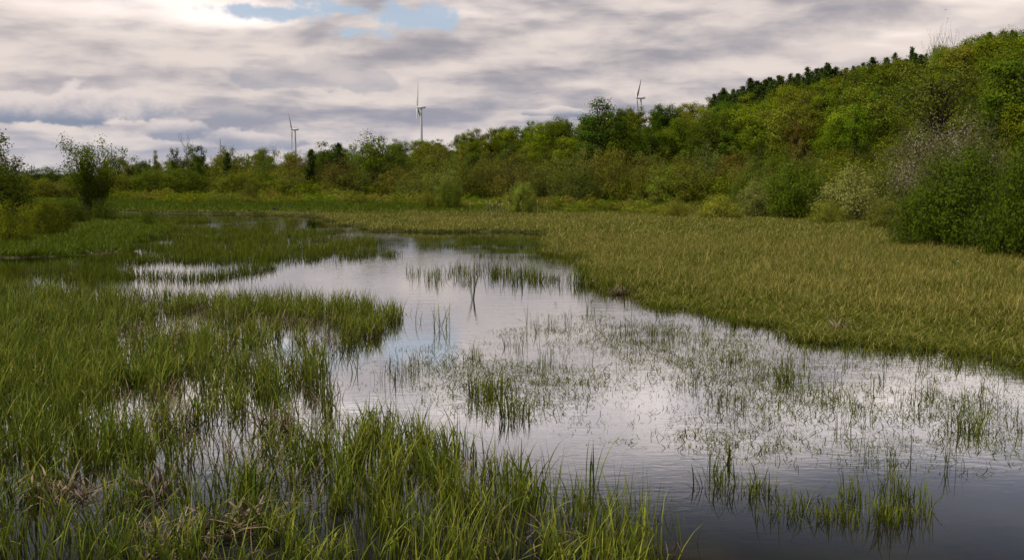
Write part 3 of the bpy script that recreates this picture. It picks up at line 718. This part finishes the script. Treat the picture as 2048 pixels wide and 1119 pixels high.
# ---- wooded hill
hillN = 0
HL = {0: ('bright yellow-green', LIME), 1: ('mid-green', GREEN), 2: ('dark green', DEEP), 3: ('olive thin-leaved', OLIVE)}
ORD = 'first second third fourth fifth sixth seventh eighth ninth tenth eleventh twelfth thirteenth fourteenth fifteenth sixteenth seventeenth eighteenth nineteenth'.split()
TENS = {20: 'twent', 30: 'thirt', 40: 'fort', 50: 'fift', 60: 'sixt', 70: 'sevent', 80: 'eight'}
def nth(i):
    i += 1
    if i < 20: return ORD[i - 1]
    return TENS[i // 10 * 10] + ('ieth' if i % 10 == 0 else 'y-' + ORD[i % 10 - 1])
def zone(u):
    for lim, nm in ((130, 'at the far left edge'), (260, 'behind the many-stemmed tree'), (450, 'around the bare dead tree'), (590, 'left of the second turbine'), (745, 'between second turbine and forked tree'), (850, 'right of the forked tree'),
                    (960, 'right of the nearest turbine'), (1090, 'midway between nearest turbine and tall maple'), (1210, 'left of the tall maple'), (1330, 'right of the tall maple'), (1450, 'left of the pine row'), (1590, 'left of the rusty tree'),
                    (1720, 'right of the rusty tree'), (1840, 'left of the big open-crowned tree'), (1930, 'around the big open-crowned tree')):
        if u < lim: return nm
    return 'at the far right edge'
HT = []
u = -40.0
while u < 2110:
    up = (u - 1024) / F
    vsk = float(np.interp(u, SKYL[:, 0], SKYL[:, 1])); nrow = max(2, int(round((332 - vsk) / 22.0)))
    Yr, Yf = float(ridge_y(up)), float(foot_y(up))
    for k in range(nrow):
        f = 1.0 - (k + (0.5 * rt.random() if k else 0.0)) / nrow * 0.86
        uu = u + rt.normal() * 12 + (22 if k % 2 else 0)
        Yd = Yf + (Yr - Yf) * f * (0.985 + .03 * rt.random()); x, y = at_depth(uu, Yd)
        if 1425 < uu < 1850 and f > .80: continue      # pines stand there
        Ht = 8.0 + 5.0 * rt.random() - (1.5 if uu < 450 else 0)
        if 1400 < uu < 1870 and f > .6: Ht *= .8
        if 1775 < uu < 1965 and 120 < Yd < 200: continue      # the big open-crowned tree
        cap = top_z(uu, vsk + rt.normal() * 4, Yd) - gz(x, y)
        Ht = min(max(cap, 6.0), 14) if k == 0 else min(Ht, max(cap, 5.0))
        c = rt.choice(4, p=[.30, .36, .16, .18])
        nar = rt.random() < .25
        me = tall[rt.integers(4)] if nar else broad[rt.integers(8)]
        s = Ht / 12; wid = s * (.85 + .4 * rt.random())
        where = ('crest' if k == 0 else 'upper slope' if f > .66 else 'middle slope' if f > .4 else 'lower slope')
        lab = '%s %s tree, %s %s' % (HL[c][0], 'narrow' if nar else 'round', where, zone(uu))
        HT.append((lab, uu, put('broadleaf_tree', me, TC, x, y, wid, s, rt.random() * 6.28, jit(HL[c][1], .2), lab, 'tree', 'trees of the wooded hill')))
    u += 43
from collections import defaultdict
def single_out(items, fmt):                 # those that still share a label are told apart by their order from the left
    by = defaultdict(list)
    for lab, uu, o in items: by[lab].append((uu, o))
    for lab, l in by.items():
        if len(l) > 1:
            for i, (uu, o) in enumerate(sorted(l, key=lambda q: q[0])): o['label'] = fmt % (lab, nth(i))
single_out(HT, '%s, %s from left')
uc = bpy.data.collections.new('undergrowth_set')
for i in range(5):
    me = lows[i][1].copy(); me.materials[0] = m_under; uc.objects.link(bpy.data.objects.new('undergrowth_clump', me))
n = 3200; ru = np.random.default_rng(77)
upx = (-60 + 2170 * ru.random(n) - 1024) / F; yy = foot_y(upx) + (ridge_y(upx) + 12 - foot_y(upx)) * (ru.random(n) * .97 + .03); xx = upx * yy
scatter('undergrowth', 'dense leafy undergrowth filling the slope between the hillside trees', 'undergrowth', uc, np.stack([xx, yy, ground(xx, yy) - .2], -1), scl(n, ru, xy=(1.2, 2.2), z=(1.0, 2.0)), 0 * xx, ru)
# ---- pines on the ridge
for row, (du, fy, dv_, nm) in enumerate(((0, .98, -7, 'back'), (5, .88, 8, 'front'))):
    u = 1428.0 + du; i = 0
    while u < 1850:
        vsk = float(np.interp(u, SKYL[:, 0], SKYL[:, 1])); up = (u - 1024) / F; Yd = float(ridge_y(up)) * fy + rt.normal() * 5
        x, y = at_depth(u, Yd); Ht = top_z(u, vsk + dv_ + rt.normal() * 6.5, Yd) - gz(x, y)
        put('pine_tree', firs[rt.integers(8)], TC, x, y, Ht / 12 * (.8 + .7 * rt.random()), Ht / 12, rt.random() * 6.28, jit(PINE, .2), 'dark pine in the %s row along the hill crest, %s from left' % (nm, nth(i)), 'tree', 'dark pines along the hill crest')
        u += 5.0 + 7 * rt.random() ** 1.5; i += 1
for u, Yd, vt in ((2012, 283, 62), (1965, 286, 66), (1822, 285, 108), (1690, 262, 178)):
    x, y = at_depth(u, Yd); Ht = top_z(u, vt, Yd) - gz(x, y)
    put('pine_tree', firs[rt.integers(8)], TC, x, y, Ht / 12, Ht / 12, 0, jit(PINE), {2012: 'dark pine tip among leafy trees at the top right of the hill', 1965: 'dark pine tip just right of the leafless cluster on the crest', 1822: 'dark pine at the right end of the crest row, left of the leafless cluster', 1690: 'single dark pine below the crest row on the upper slope'}[u], 'tree')

# ---- shrub belt along the foot of the hill
def belt(u0, u1, step, dY, vtop, meshes, unit_h, unit_r, wpx, cols, label, group, cat='shrub', kind='shrub', dv=8):
    u = u0; items = []
    while u < u1:
        uu = u + rt.normal() * step * .22; up = (uu - 1024) / F
        Yd = float(foot_y(up)) + dY + rt.normal() * 6; x, y = at_depth(uu, Yd)
        vt = float(np.interp(uu, [p[0] for p in vtop], [p[1] for p in vtop])) + rt.normal() * dv
        Ht = max(top_z(uu, vt, Yd) - gz(x, y), unit_h * .4); s = Ht / unit_h
        sx = wpx * (.8 + .45 * rt.random()) / 2 / F * Yd / unit_r
        ci = rt.integers(len(cols)); c, lab = cols[ci]
        lab = '%s %s %s' % (lab, label, zone(uu)); items.append((lab, uu, put(kind, meshes[rt.integers(len(meshes))], SF, x, y, sx, s, rt.random() * 6.28, jit(c, .26), lab, cat, group)))
        u += step
    single_out(items, '%s, %s from left')
C3 = [(OLIVE, 'olive'), (KHAKI, 'brownish twiggy'), (WILLOW, 'grey-green')]
VT3 = [(-50, 346), (300, 333), (450, 318), (700, 306), (1000, 297), (1400, 296), (2100, 285)]
VT2 = [(-50, 356), (300, 344), (450, 332), (700, 322), (1000, 318), (1400, 322), (1700, 325), (2100, 320)]
belt(-30, 2080, 44, 26, VT3, shrubs, 8, 4.4, 88, C3, 'back-row belt shrub', 'shrubs in the back row of the belt')
belt(-30, 2080, 62, 4, VT2, shrubs, 8, 4.4, 112, C3, 'front-row belt shrub', 'shrubs in the front row of the belt', dv=9)
C1 = [((.16, .165, .016), 'olive'), ((.165, .145, .024), 'brownish'), ((.14, .18, .008), 'bright green')]
u = 235.0; items = []
while u < 1500:
    v = np.interp(u, [235, 600, 900, 1200, 1500], [404, 411, 416, 424, 436]) + rt.normal() * 2.5
    x, y = gp(u, v); ht = (16 + 12 * rt.random()) / F * y * 1.15
    ci = rt.integers(3); lab = '%s low meadow-edge shrub %s' % (C1[ci][1], zone(u))
    items.append((lab, u, put('low_shrub', lows[rt.integers(5)], SF, x, y, (26 + 16 * rt.random()) / F * y / 2.2, ht / 2.4, rt.random() * 6.28, jit(C1[ci][0], .15), lab, 'shrub', 'low shrubs edging the meadow')))
    u += 15 + 9 * rt.random()
single_out(items, '%s, %s from left')

# ---- trees and bushes one can point at
def hero(kind, meshes, parts, u, vb, vt, H0, R0, wpx, color, label, cat='tree', Yd=None, rz=0.0):
    if Yd is None: x, y = gp(u, vb)
    else: x, y = at_depth(u, Yd)
    z = gz(x, y); Ht = top_z(u, vt, y) - z
    return put(kind, meshes, parts, x, y, wpx / 2 / F * y / R0, Ht / H0, rz, jit(color, .04), label, cat, z=z)
mp = make_broadleaf('maple', 20, 6, .12, 80, 210, .40, 510, open_=.35, top=.10)
hero('broadleaf_tree', mp, TC, 1207, 0, 198, 20, 6, 112, (.042, .078, .009), 'tall dark green maple-like tree standing above the shrubs right of centre', Yd=212)
fk = make_broadleaf('forked_tree', 16, 6, .25, 46, 120, .42, 512, open_=.75, stems=3, top=.05)
hero('broadleaf_tree', fk, TC, 745, 0, 262, 16, 6, 92, GREEN, 'open forked tree breaking the skyline left of the nearest wind turbine', Yd=235, rz=.6)
rd = make_broadleaf('rounded_tree', 13, 4.6, .12, 46, 130, .42, 514, open_=.2)
hero('broadleaf_tree', rd, TC, 392, 0, 291, 13, 4.6, 52, DEEP, 'rounded dark green tree on the left skyline, the wider of a pair', Yd=275)
hero('broadleaf_tree', tall[1], TC, 352, 0, 296, 12, 3.3, 38, DEEP, 'narrow dark green tree on the left skyline beside a bare dead tree', Yd=272)
hero('dead_tree', make_bare('dead_tree', 12, 2.6, 14, 61), ('trunk', 'twigs'), 378, 0, 284, 11, 2.6, 40, (1, 1, 1), 'bare dead tree with pale forked limbs on the left skyline', Yd=262)
hero('conifer_tree', firs[1], TC, 457, 0, 306, 12, 2.5, 26, PINE, 'small dark conifer in the tree line left of the small turbines', Yd=262)
hero('broadleaf_tree', tall[2], TC, 455, 0, 292, 12, 3.3, 40, OLIVE, 'pale thin-leaved tree behind the small dark conifer on the left', Yd=300)
hero('conifer_tree', firs[2], TC, 678, 0, 288, 12, 2.5, 44, PINE, 'broad dark conifer in the tree line left of the forked tree', Yd=250)
hero('conifer_tree', firs[3], TC, 622, 0, 300, 12, 2.5, 36, PINE, 'dark conifer in the tree line just right of the second turbine', Yd=252)
hero('broadleaf_tree', broad[3], TC, 655, 0, 284, 12, 4.8, 66, DEEP, 'dark green round-headed tree beside the broad dark conifer', Yd=290)
hero('broadleaf_tree', tall[0], TC, 312, 0, 300, 12, 3.3, 26, OLIVE, 'small slim tree rising from the left tree line above brush', Yd=300)
hero('rusty_tree', tall[3], TC, 1588, 0, 236, 12, 3.3, 48, RUST, 'rusty brown young tree among the green hillside trees', Yd=165)
hero('broadleaf_tree', tall[2], TC, 925, 0, 290, 12, 3.3, 36, (.17, .15, .02), 'yellowish young tree low on the hillside at centre', Yd=245)
ok = make_broadleaf('oak', 17, 8, .30, 60, 110, .40, 520, open_=.75, stems=3, flat=.7)
hero('broadleaf_tree', ok, TC, 1868, 0, 118, 17, 8, 190, (.095, .110, .014), 'big open-crowned tree with dark forking trunks high on the right slope', Yd=150, rz=.3)
bare = make_bare('bare_tree', 12, 2.4, 22, 62)
for u, vt, w_ in ((1860, 78, 26), (1878, 70, 28), (1896, 74, 26), (1842, 98, 20)):
    hero('bare_tree', bare, ('trunk', 'twigs'), u, 0, vt, 11.5, 2.4, w_, (1, 1, 1), 'leafless tree in the cluster on the crest, ' + {1860: 'left of the tallest one', 1878: 'tallest of them', 1896: 'rightmost of them', 1842: 'lowest and leftmost one'}[u], Yd=287, rz=u)
# blossoming tree on the right
br, bc = make_bush('blossom_tree', 7, 6, 150, 70, .17, 530, low=.2)
x, y = at_depth(1895, 95); z = gz(x, y); Ht = top_z(1895, 230, y) - z
e = put('blossoming_tree', (br, bc), SF, x, y, 275 / 2 / F * y / 6, Ht / 7, 0.4, (.085, .09, .03), 'wide hawthorn-like tree with pale pink blossom above the big right bush', 'tree', z=z)
_, bl = make_bush('blossom', 7.1, 6.1, 150, 60, .12, 530, low=.2)
link('blossom', bl, e, color=(.27, .215, .18))
big = make_bush('big_bush', 5.6, 4.2, 240, 130, .165, 540)
hero('willow_bush', big, SF, 1925, 500, 292, 5.6, 4.2, 270, (.058, .085, .006), 'huge dense dark green bush at the right edge of the meadow', 'bush')
big2 = make_bush('edge_bush', 5.0, 3.6, 180, 120, .165, 541)
hero('willow_bush', big2, SF, 2075, 520, 262, 5, 3.6, 240, (.055, .082, .006), 'dark leafy bush cut by the right picture edge', 'bush')
hero('willow_bush', big2, SF, 1845, 472, 372, 5, 3.6, 120, (0.080, 0.095, 0.011), 'low olive bush at the left foot of the huge right bush', 'bush', rz=1.2)
sx = make_bush('round_bush', 5, 3.4, 150, 110, .165, 543, low=.08)
sy = make_bush('willow_shrub', 5, 3.4, 140, 100, .16, 544, open_=.4)
for m_, u, vb, vt, w_, c, lab in (
    (sx, 1592, 442, 322, 135, (.078, .112, .008), 'rounded dark green bush left of the pale willow bush'),
    (sy, 1705, 446, 332, 150, (.210, .220, .055), 'pale grey-green willow bush right of the rounded dark bush'),
    (sy, 1437, 441, 388, 100, (.215, .215, .024), 'wide light olive bush on the meadow edge right of centre'),
    (sx, 1520, 438, 360, 92, (.175, .190, .045), 'grey-green bush tucked between the olive and rounded dark bushes'),
    (sy, 1350, 438, 396, 66, (.170, .165, .020), 'small olive bush left of the wide light olive bush'),
    (sy, 1655, 452, 400, 84, (.165, .180, .018), 'low bush in front of the pale willow bush'),
    (sx, 1775, 462, 398, 100, KHAKI, 'low brownish bush between the pale willow and the huge bush'),
    (sx, 1043, 430, 363, 72, (.185, .215, .030), 'round light green willow bush behind the cattails'),
    (sx, 897, 423, 362, 62, (.105, .130, .012), 'dark stemmed round bush left of the cattails'),
    (sy, 860, 422, 380, 40, OLIVE, 'thin pale bush beside the dark stemmed round bush'),
    (sy, 500, 412, 366, 40, KHAKI, 'thin brownish bush standing alone in the far left meadow'),
    (sy, 292, 456, 418, 36, (0.087, 0.119, 0.008), 'small vase-shaped bush standing alone in the left marsh'),
    (sx, 92, 478, 394, 100, (.115, .128, .008), 'broad leafy bush in front on the left bank'),
    (sy, 25, 492, 402, 110, (.150, .165, .008), 'nearest light green bush on the left bank'),
    (sx, 140, 452, 400, 80, (0.065, 0.084, 0.007), 'dark low bush left of the many-stemmed tree'),
    (sx, -8, 466, 330, 165, (0.065, 0.087, 0.007), 'dark bush at the left edge below the tall feathery tree'),
    (sy, 205, 446, 398, 56, (0.065, 0.087, 0.007), 'dark brush around the foot of the many-stemmed tree')):
    hero('bush', m_, SF, u, vb, vt, 5, 3.4, w_, c, lab, 'bush', rz=u * .7)
for u, vt, w_, c, lab in ((70, 356, 110, OLIVE, 'olive thicket beyond the left bank, beside the left feathery tree'), (150, 360, 100, KHAKI, 'brownish thicket showing left of the many-stemmed tree'), (236, 346, 90, OLIVE, 'olive thicket showing right of the many-stemmed tree'),
                          (300, 340, 110, (.085, .115, .008), 'broad round dark willow thicket below the bare dead tree, left one'), (372, 336, 110, (.080, .105, .008), 'broad round dark willow thicket right below the bare dead tree'), (470, 344, 100, (.12, .14, .012), 'round light willow thicket below the small dark conifer')):
    hero('willow_thicket', sx, SF, u, 0, vt, 5, 3.4, w_, c, lab, 'bush', Yd=225, rz=u * 1.7)
ms = make_shrub('many_stemmed_tree', 7, 2.9, 40, 80, .155, 550, low=.14, round_=.25, twig=6)
hero('many_stemmed_tree', ms, SF, 182, 444, 288, 7, 2.9, 134, (0.087, 0.119, 0.008), 'feathery many-stemmed tree on the left bank')
fe = make_shrub('feathery_tree', 7, 3, 44, 120, .165, 551, low=.25, round_=.5, twig=5)
hero('feathery_tree', fe, SF, -22, 462, 290, 7, 3, 150, (0.065, 0.087, 0.007), 'tall feathery dark tree cut by the left picture edge')
for u, vt, w_, lab in ((95, 333, 80, 'rounded tree in the distance left of the many-stemmed tree'), (258, 314, 46, 'brownish tree in the distance right of the many-stemmed tree'), (60, 348, 60, 'low dark tree in the gap beside the left feathery tree'), (286, 320, 30, 'small round tree in the distance below the farthest turbine')):
    hero('broadleaf_tree', broad[int(u) % 8], TC, u, 0, vt, 12, 4.8, w_, OLIVE if u == 258 else DEEP, lab, Yd=330)
#@@THINGS
# ---------------------------------------------------------------- wind turbines
m_white, t_, o_ = newmat('turbine_paint')
tcn = t_.nodes.new('ShaderNodeTexCoord'); n = noise(N(tcn.outputs['Object']), .3, 4, .6)
principled(t_, o_, mixc(n, (.50, .50, .51), (.58, .575, .57)), .45, .4)
def loft(rings):                            # rings: list of (k,3) arrays
    mb = MB(); k = len(rings[0]); V = np.concatenate(rings); fs = []
    for i in range(len(rings) - 1):
        for j in range(k): fs.append((i * k + j, i * k + (j + 1) % k, (i + 1) * k + (j + 1) % k, (i + 1) * k + j))
    mb.poly(V, fs)
    c0, c1 = rings[0].mean(0), rings[-1].mean(0)
    mb.poly(np.concatenate([rings[0], [c0]]), [((j + 1) % k, j, k) for j in range(k)])
    mb.poly(np.concatenate([rings[-1], [c1]]), [(j, (j + 1) % k, k) for j in range(k)])
    return mb
an = np.arange(12) * 2 * np.pi / 12
def ring_x(x, ry, rz, zc=0, sq=1.0):
    c, s_ = np.cos(an), np.sin(an); c = np.sign(c) * np.abs(c) ** sq; s_ = np.sign(s_) * np.abs(s_) ** sq
    return np.stack([np.full(12, x), ry * c, zc + rz * s_], -1)
nac = loft([ring_x(-2.6, 1.3, 1.3, 0, .8), ring_x(-1.8, 1.9, 1.9, 0, .6), ring_x(5.5, 1.95, 2.0, .1, .55), ring_x(8.0, 1.7, 1.6, .25, .6), ring_x(9.0, 1.2, .9, .4, .7)]).mesh('nacelle', m_white)
hubm = loft([ring_x(-6.2, .15, .15, .25), ring_x(-5.7, .9, .9, .22), ring_x(-4.6, 1.5, 1.5, .14), ring_x(-3.2, 1.6, 1.6, .05), ring_x(-2.65, 1.35, 1.35)]).mesh('hub', m_white)
bl_r = []
for f, ch, th, dx in ((0.0, 1.5, 1.4, 0), (.05, 1.7, 1.3, 0), (.16, 3.1, .8, 0), (.3, 2.7, .6, -.05), (.5, 2.0, .42, -.2), (.7, 1.5, .3, -.5), (.88, 1.0, .2, -.9), (.97, .6, .12, -1.15), (1.0, .15, .06, -1.25)):
    tw = math.radians(50 + 16 * (1 - f)); c, s_ = np.cos(an), np.sin(an)
    px, py = th * .5 * s_, ch * .5 * c + ch * .12
    bl_r.append(np.stack([dx * 1.0 + px * math.cos(tw) - py * math.sin(tw) + .075 * f * 41, px * math.sin(tw) + py * math.cos(tw), np.full(12, .8 + f * 40.2)], -1))
blm = loft(bl_r).mesh('blade', m_white)
def turbine(u, v, dist, k, phase, label):
    x, y = at_depth(u, dist); hz = top_z(u, v, dist); gzz = gz(x, y)
    Ht = hz - gzz
    e = empty('wind_turbine', (x, y, gzz), math.asin(-k) + math.atan2(-x, y)); tag(e, label, 'wind turbine', 'wind turbines behind the hill')
    tm = MB(); zz = np.linspace(-1, Ht - 1.9, 12); tm.tube([(2.2, 0, z_) for z_ in zz], np.linspace(2.3, 1.35, 12), 16)
    link('tower', tm.mesh('tower', m_white), e)
    link('nacelle', nac, e, (0, 0, Ht)); h = link('rotor_hub', hubm, e, (0, 0, Ht))
    for i in range(3):
        b = link('blade', blm, h, (-3.9, 0, 0)); b.rotation_euler = (math.radians(phase + 120 * i), 0, 0)
turbine(841, 215, 1560, .10, 8, 'nearest and tallest white wind turbine, above the centre-left tree line')
turbine(590, 259, 1900, .26, 45, 'second white wind turbine from the left, rising behind the trees')
turbine(1277, 196, 1600, -.13, 50, 'white wind turbine half hidden by the hill, right of the tall maple')
turbine(229, 312, 2900, .15, 30, 'smallest farthest wind turbine, behind the many-stemmed tree')
turbine(1207, 224, 2050, -.6, 45, 'wind turbine hidden but for a blade tip beside the tall maple')
# thin mast on the skyline
mm = MB(); mm.tube([(0, 0, 0), (0, 0, 62)], [.45, .3], 6); [mm.tube([(0, 0, 60 * f), (20 * math.cos(a), 20 * math.sin(a), 0)], [.06, .06], 3) for f in (.5, .95) for a in (0, 2.1, 4.2)]
x, y = at_depth(443, 1400); zt = top_z(443, 277, 1400)
tag(link('radio_mast', mm.mesh('radio_mast', m_dead), loc=(x, y, zt - 62)), 'hair-thin mast on the skyline left of the second turbine', 'mast')

# ---------------------------------------------------------------- cattails
m_stalk, t_, o_ = newmat('dry_stalk'); principled(t_, o_, (.30, .235, .14), .8, .2)
m_fluff, t_, o_ = newmat('seed_fluff'); tcn = t_.nodes.new('ShaderNodeTexCoord')
principled(t_, o_, mixc(noise(N(tcn.outputs['Object']), 30, 4, .7), (.30, .20, .14), (.50, .38, .28)), 1.0, 0.0)
for i, (u, v) in enumerate(((940, 407), (973, 403.5), (981, 407), (985, 410), (993.5, 405.5), (999, 410), (1004, 409), (1008, 407), (1015, 406), (1076, 403), (1095, 403))):
    r = np.random.default_rng(700 + i); yd = 106 + 3 * r.random(); x, y = at_depth(u, yd); z0 = gz(x, y); h = top_z(u, v, yd) - z0
    names = {0: 'lone cattail left of the cattail group', 9: 'left one of the two cattails standing apart on the right', 10: 'rightmost cattail, standing apart from the group'}
    e = empty('cattail', (x, y, z0)); tag(e, names.get(i, 'cattail with pale fluffy head in the meadow group, %s from left' % nth(i - 1)), 'cattail', 'cattails at the meadow edge')
    sm = MB(); lx = r.normal() * .05; sm.tube([(0, 0, -.05), (lx * .4, 0, h * .5), (lx, 0, h)], [.022, .018, .012], 5); link('stem', sm.mesh('stem', m_stalk), e)
    hd = MB(); zz = np.linspace(-.17, .15, 9); rad = .058 * np.sqrt(np.clip(1 - ((zz + .01) / .17) ** 2, .03, 1)) * (1 + .35 * r.normal(size=9) * .5)
    hd.tube([(lx + r.normal() * .012, r.normal() * .012, h + z_) for z_ in zz], rad, 8); link('seed_head', hd.mesh('seed_head', m_fluff), e)
    for _ in range(2):
        lm = MB(); a = r.random() * 6.28; lm.tube([(0, 0, 0), (.05 * math.cos(a), .05 * math.sin(a), h * .4), (.2 * math.cos(a), .2 * math.sin(a), h * (.65 + .1 * r.random()))], [.016, .012, .004], 3); link('leaf', lm.mesh('leaf', m_stalk), e)

# ---------------------------------------------------------------- birds
m_bird, t_, o_ = newmat('dark_feathers'); principled(t_, o_, (.012, .014, .024), .5, .3)
m_belly, t_, o_ = newmat('pale_feathers'); principled(t_, o_, (.55, .53, .5), .8, .2)
def swallow(u, v, dist, yaw, roll, dihed, label, span=.34, pitch=0.0):
    x, y = at_depth(u, dist); e = empty('swallow', (x, y, top_z(u, v, dist)), yaw); e.rotation_euler = (pitch, roll, yaw); tag(e, label, 'bird', 'swallows hunting over the marsh')
    b = MB(); ys = np.array([-.075, -.05, -.01, .03, .06, .075, .088]); b.tube([(0, t, 0) for t in ys], [.004, .012, .019, .02, .015, .011, .002], 8); link('body', b.mesh('body', m_bird), e)
    bb = MB(); bb.tube([(0, t, -.005) for t in ys[1:5]], [.009, .0175, .0185, .008], 8); link('belly', bb.mesh('belly', m_belly), e)
    for sgn in (-1, 1):
        w_ = MB(); rg = []
        for f, yc, ch in ((0, .03, .05), (.35, .045, .045), (.65, .02, .032), (.88, -.02, .018), (1, -.05, .004)):
            xx = sgn * f * span / 2 * math.cos(dihed); zz = f * span / 2 * math.sin(dihed)
            rg.append(np.array([(xx, yc - ch / 2, zz), (xx, yc, zz + .004), (xx, yc + ch / 2, zz), (xx, yc, zz - .003)]))
        link('wing', loft(rg).mesh('wing', m_bird), e)
    t = MB()
    for sgn in (-1, 1): t.poly([(0, -.06, .003), (sgn * .012, -.06, .0), (sgn * .03, -.13, 0), (sgn * .018, -.115, -.003)], [(0, 1, 2, 3), (3, 2, 1, 0)])
    link('tail', t.mesh('tail', m_bird), e)
swallow(1112, 558, 33, 2.7, .1, .85, 'swallow with wings raised in a V low over the pool')
swallow(1187, 561, 33, 1.1, .7, .1, 'swallow banking with pale belly showing, right of the V-winged one')
swallow(1923, 522, 40, .6, 1.0, .15, 'dark swallow low over the right meadow near the huge bush')
swallow(748, 484, 60, 2.0, .9, .3, 'dark swallow over the far narrows left of centre')
swallow(1878, 20, 90, .4, .2, .3, 'tiny bird high in the sky at upper right')
def duck(u, v, yaw, label):
    x, y = gp(u, v + 4); z = gz(x, y) + .28
    e = empty('duck', (x, y, z), yaw); tag(e, label, 'bird', 'dark waterfowl on the far flat')
    b = MB(); xs = np.linspace(-.3, .3, 9); b.tube([(t, 0, .16 + .05 * abs(t / .3) ** 2) for t in xs], [.02, .06, .1, .125, .13, .12, .1, .07, .03], 8); link('body', b.mesh('body', m_bird), e)
    n_ = MB(); n_.tube([(.2, 0, .2), (.29, 0, .3), (.31, 0, .38)], [.06, .045, .04], 6); link('neck', n_.mesh('neck', m_bird), e)
    h_ = MB(); h_.tube([(.25, 0, .39), (.3, 0, .41), (.36, 0, .4), (.4, 0, .385), (.46, 0, .375)], [.02, .055, .05, .025, .012], 7); link('head', h_.mesh('head', m_bird), e)
    l_ = MB(); [l_.tube([(0, s_ * .05, -.3), (0, s_ * .05, .1)], [.012, .012], 4) for s_ in (-1, 1)]; link('legs', l_.mesh('legs', m_bird), e)
duck(547, 423, 0.3, 'left one of two dark ducks on the far sedge flat')
duck(581, 419, 2.8, 'right one of two dark ducks on the far sedge flat')

# ---------------------------------------------------------------- collapsed dead reeds and tufts one can point at
for i, (u, v, w_, d_, lab) in enumerate(((115, 990, 1.0, 1, 'heap of collapsed brown reeds at the lower left edge'), (300, 990, .95, 1, 'fan of broken tan reeds right of the lower left heap'), (500, 948, .6, 1, 'small knot of dead brown reeds in open water among the reeds'),
        (440, 1055, 1.35, 1, 'long low raft of dead tan reeds near the bottom edge'), (335, 1080, .8, 1, 'flattened dead reed sheaf left of the long tan raft'), (357, 680, 1.2, 1, 'brown dead reed mound in the small pool at left'), (345, 842, .9, 1, 'dead reed litter at the edge of the dark water gap at left'),
        (560, 852, .8, 1, 'brown reed litter at the foot of the central reeds'), (205, 509, 1.5, 1, 'pale dead reed litter along the left bank waterline'), (1690, 665, .9, 1, 'patch of dead tan sedge at the right meadow edge'), (1240, 585, .8, 1, 'small heap of dead sedge at the meadow point'))):
    x, y = gp(u, v, .05)
    me = blade_mesh('dead_reeds', g_dead, 70, .52, .024, .34, 1.25, 1.0, 4, np.random.default_rng(800 + i), hvar=.5, kink=.7)
    o = link('collapsed_reeds', me, loc=(x, y, .04)); o.scale = (w_ * 1.25, w_ * .8, .75); o.rotation_euler = (0, 0, i * 1.3)
    tag(o, lab, 'dead reeds')
for i, (u, v, n_, h, wd, br_, lean, lab) in enumerate(((946, 598, 5, .75, .03, .05, .25, 'lone upright reed tuft in the middle of the open pool'), (884, 655, 16, .62, .022, .32, .5, 'dark reed tuft right of the left grass tongue'), (838, 645, 7, .5, .02, .15, .3, 'small reed tuft between the grass tongue and the dark tuft'),
        (1053, 662, 3, .8, .028, .03, .12, 'single tall reed blade above a dark sprig patch'), (985, 790, 60, .46, .018, .42, .25, 'bright grass tuft in the middle of the sprig field'), (1457, 928, 6, .30, .02, .03, .5, 'little leaning grass tuft below the sprig field'), (1157, 566, 40, .75, .03, .35, .3, 'dark green tall clump in the pool at the meadow edge'),
        (1713, 952, 4, .85, .010, .05, .35, 'thin tall curved stalks behind the grass raft'), (1782, 962, 3, .9, .012, .05, .3, 'tall crossing stalks at the right end of the grass raft'), (1568, 765, 22, .3, .016, .14, .4, 'compact grass tuft alone in the right-hand sprigs'), (1937, 862, 36, .34, .016, .25, .4, 'grass tuft near the right edge of the open water'),
        (1030, 835, 40, .40, .014, .3, .3, 'dark grass tuft below the bright central tuft'), (1180, 970, 9, .62, .02, .1, .25, 'upright dark reeds standing out right of the foreground reeds'), (1060, 960, 14, .55, .02, .2, .6, 'bent reed cluster beside the foreground reed edge'), (710, 745, 5, .4, .018, .06, .3, 'small lone reed tuft in the blue reflection'),
        (640, 760, 26, .95, .02, .22, .35, 'tall dark reed clump at the corner of the channel'))):
    x, y = gp(u, v)
    o = link('reed_tuft', blade_mesh('reed_tuft', g_emer if h < .5 else g_reed, n_, h, wd, br_, lean, .55, 5, np.random.default_rng(860 + i)), loc=(x, y, 0))
    tag(o, lab, 'reeds')
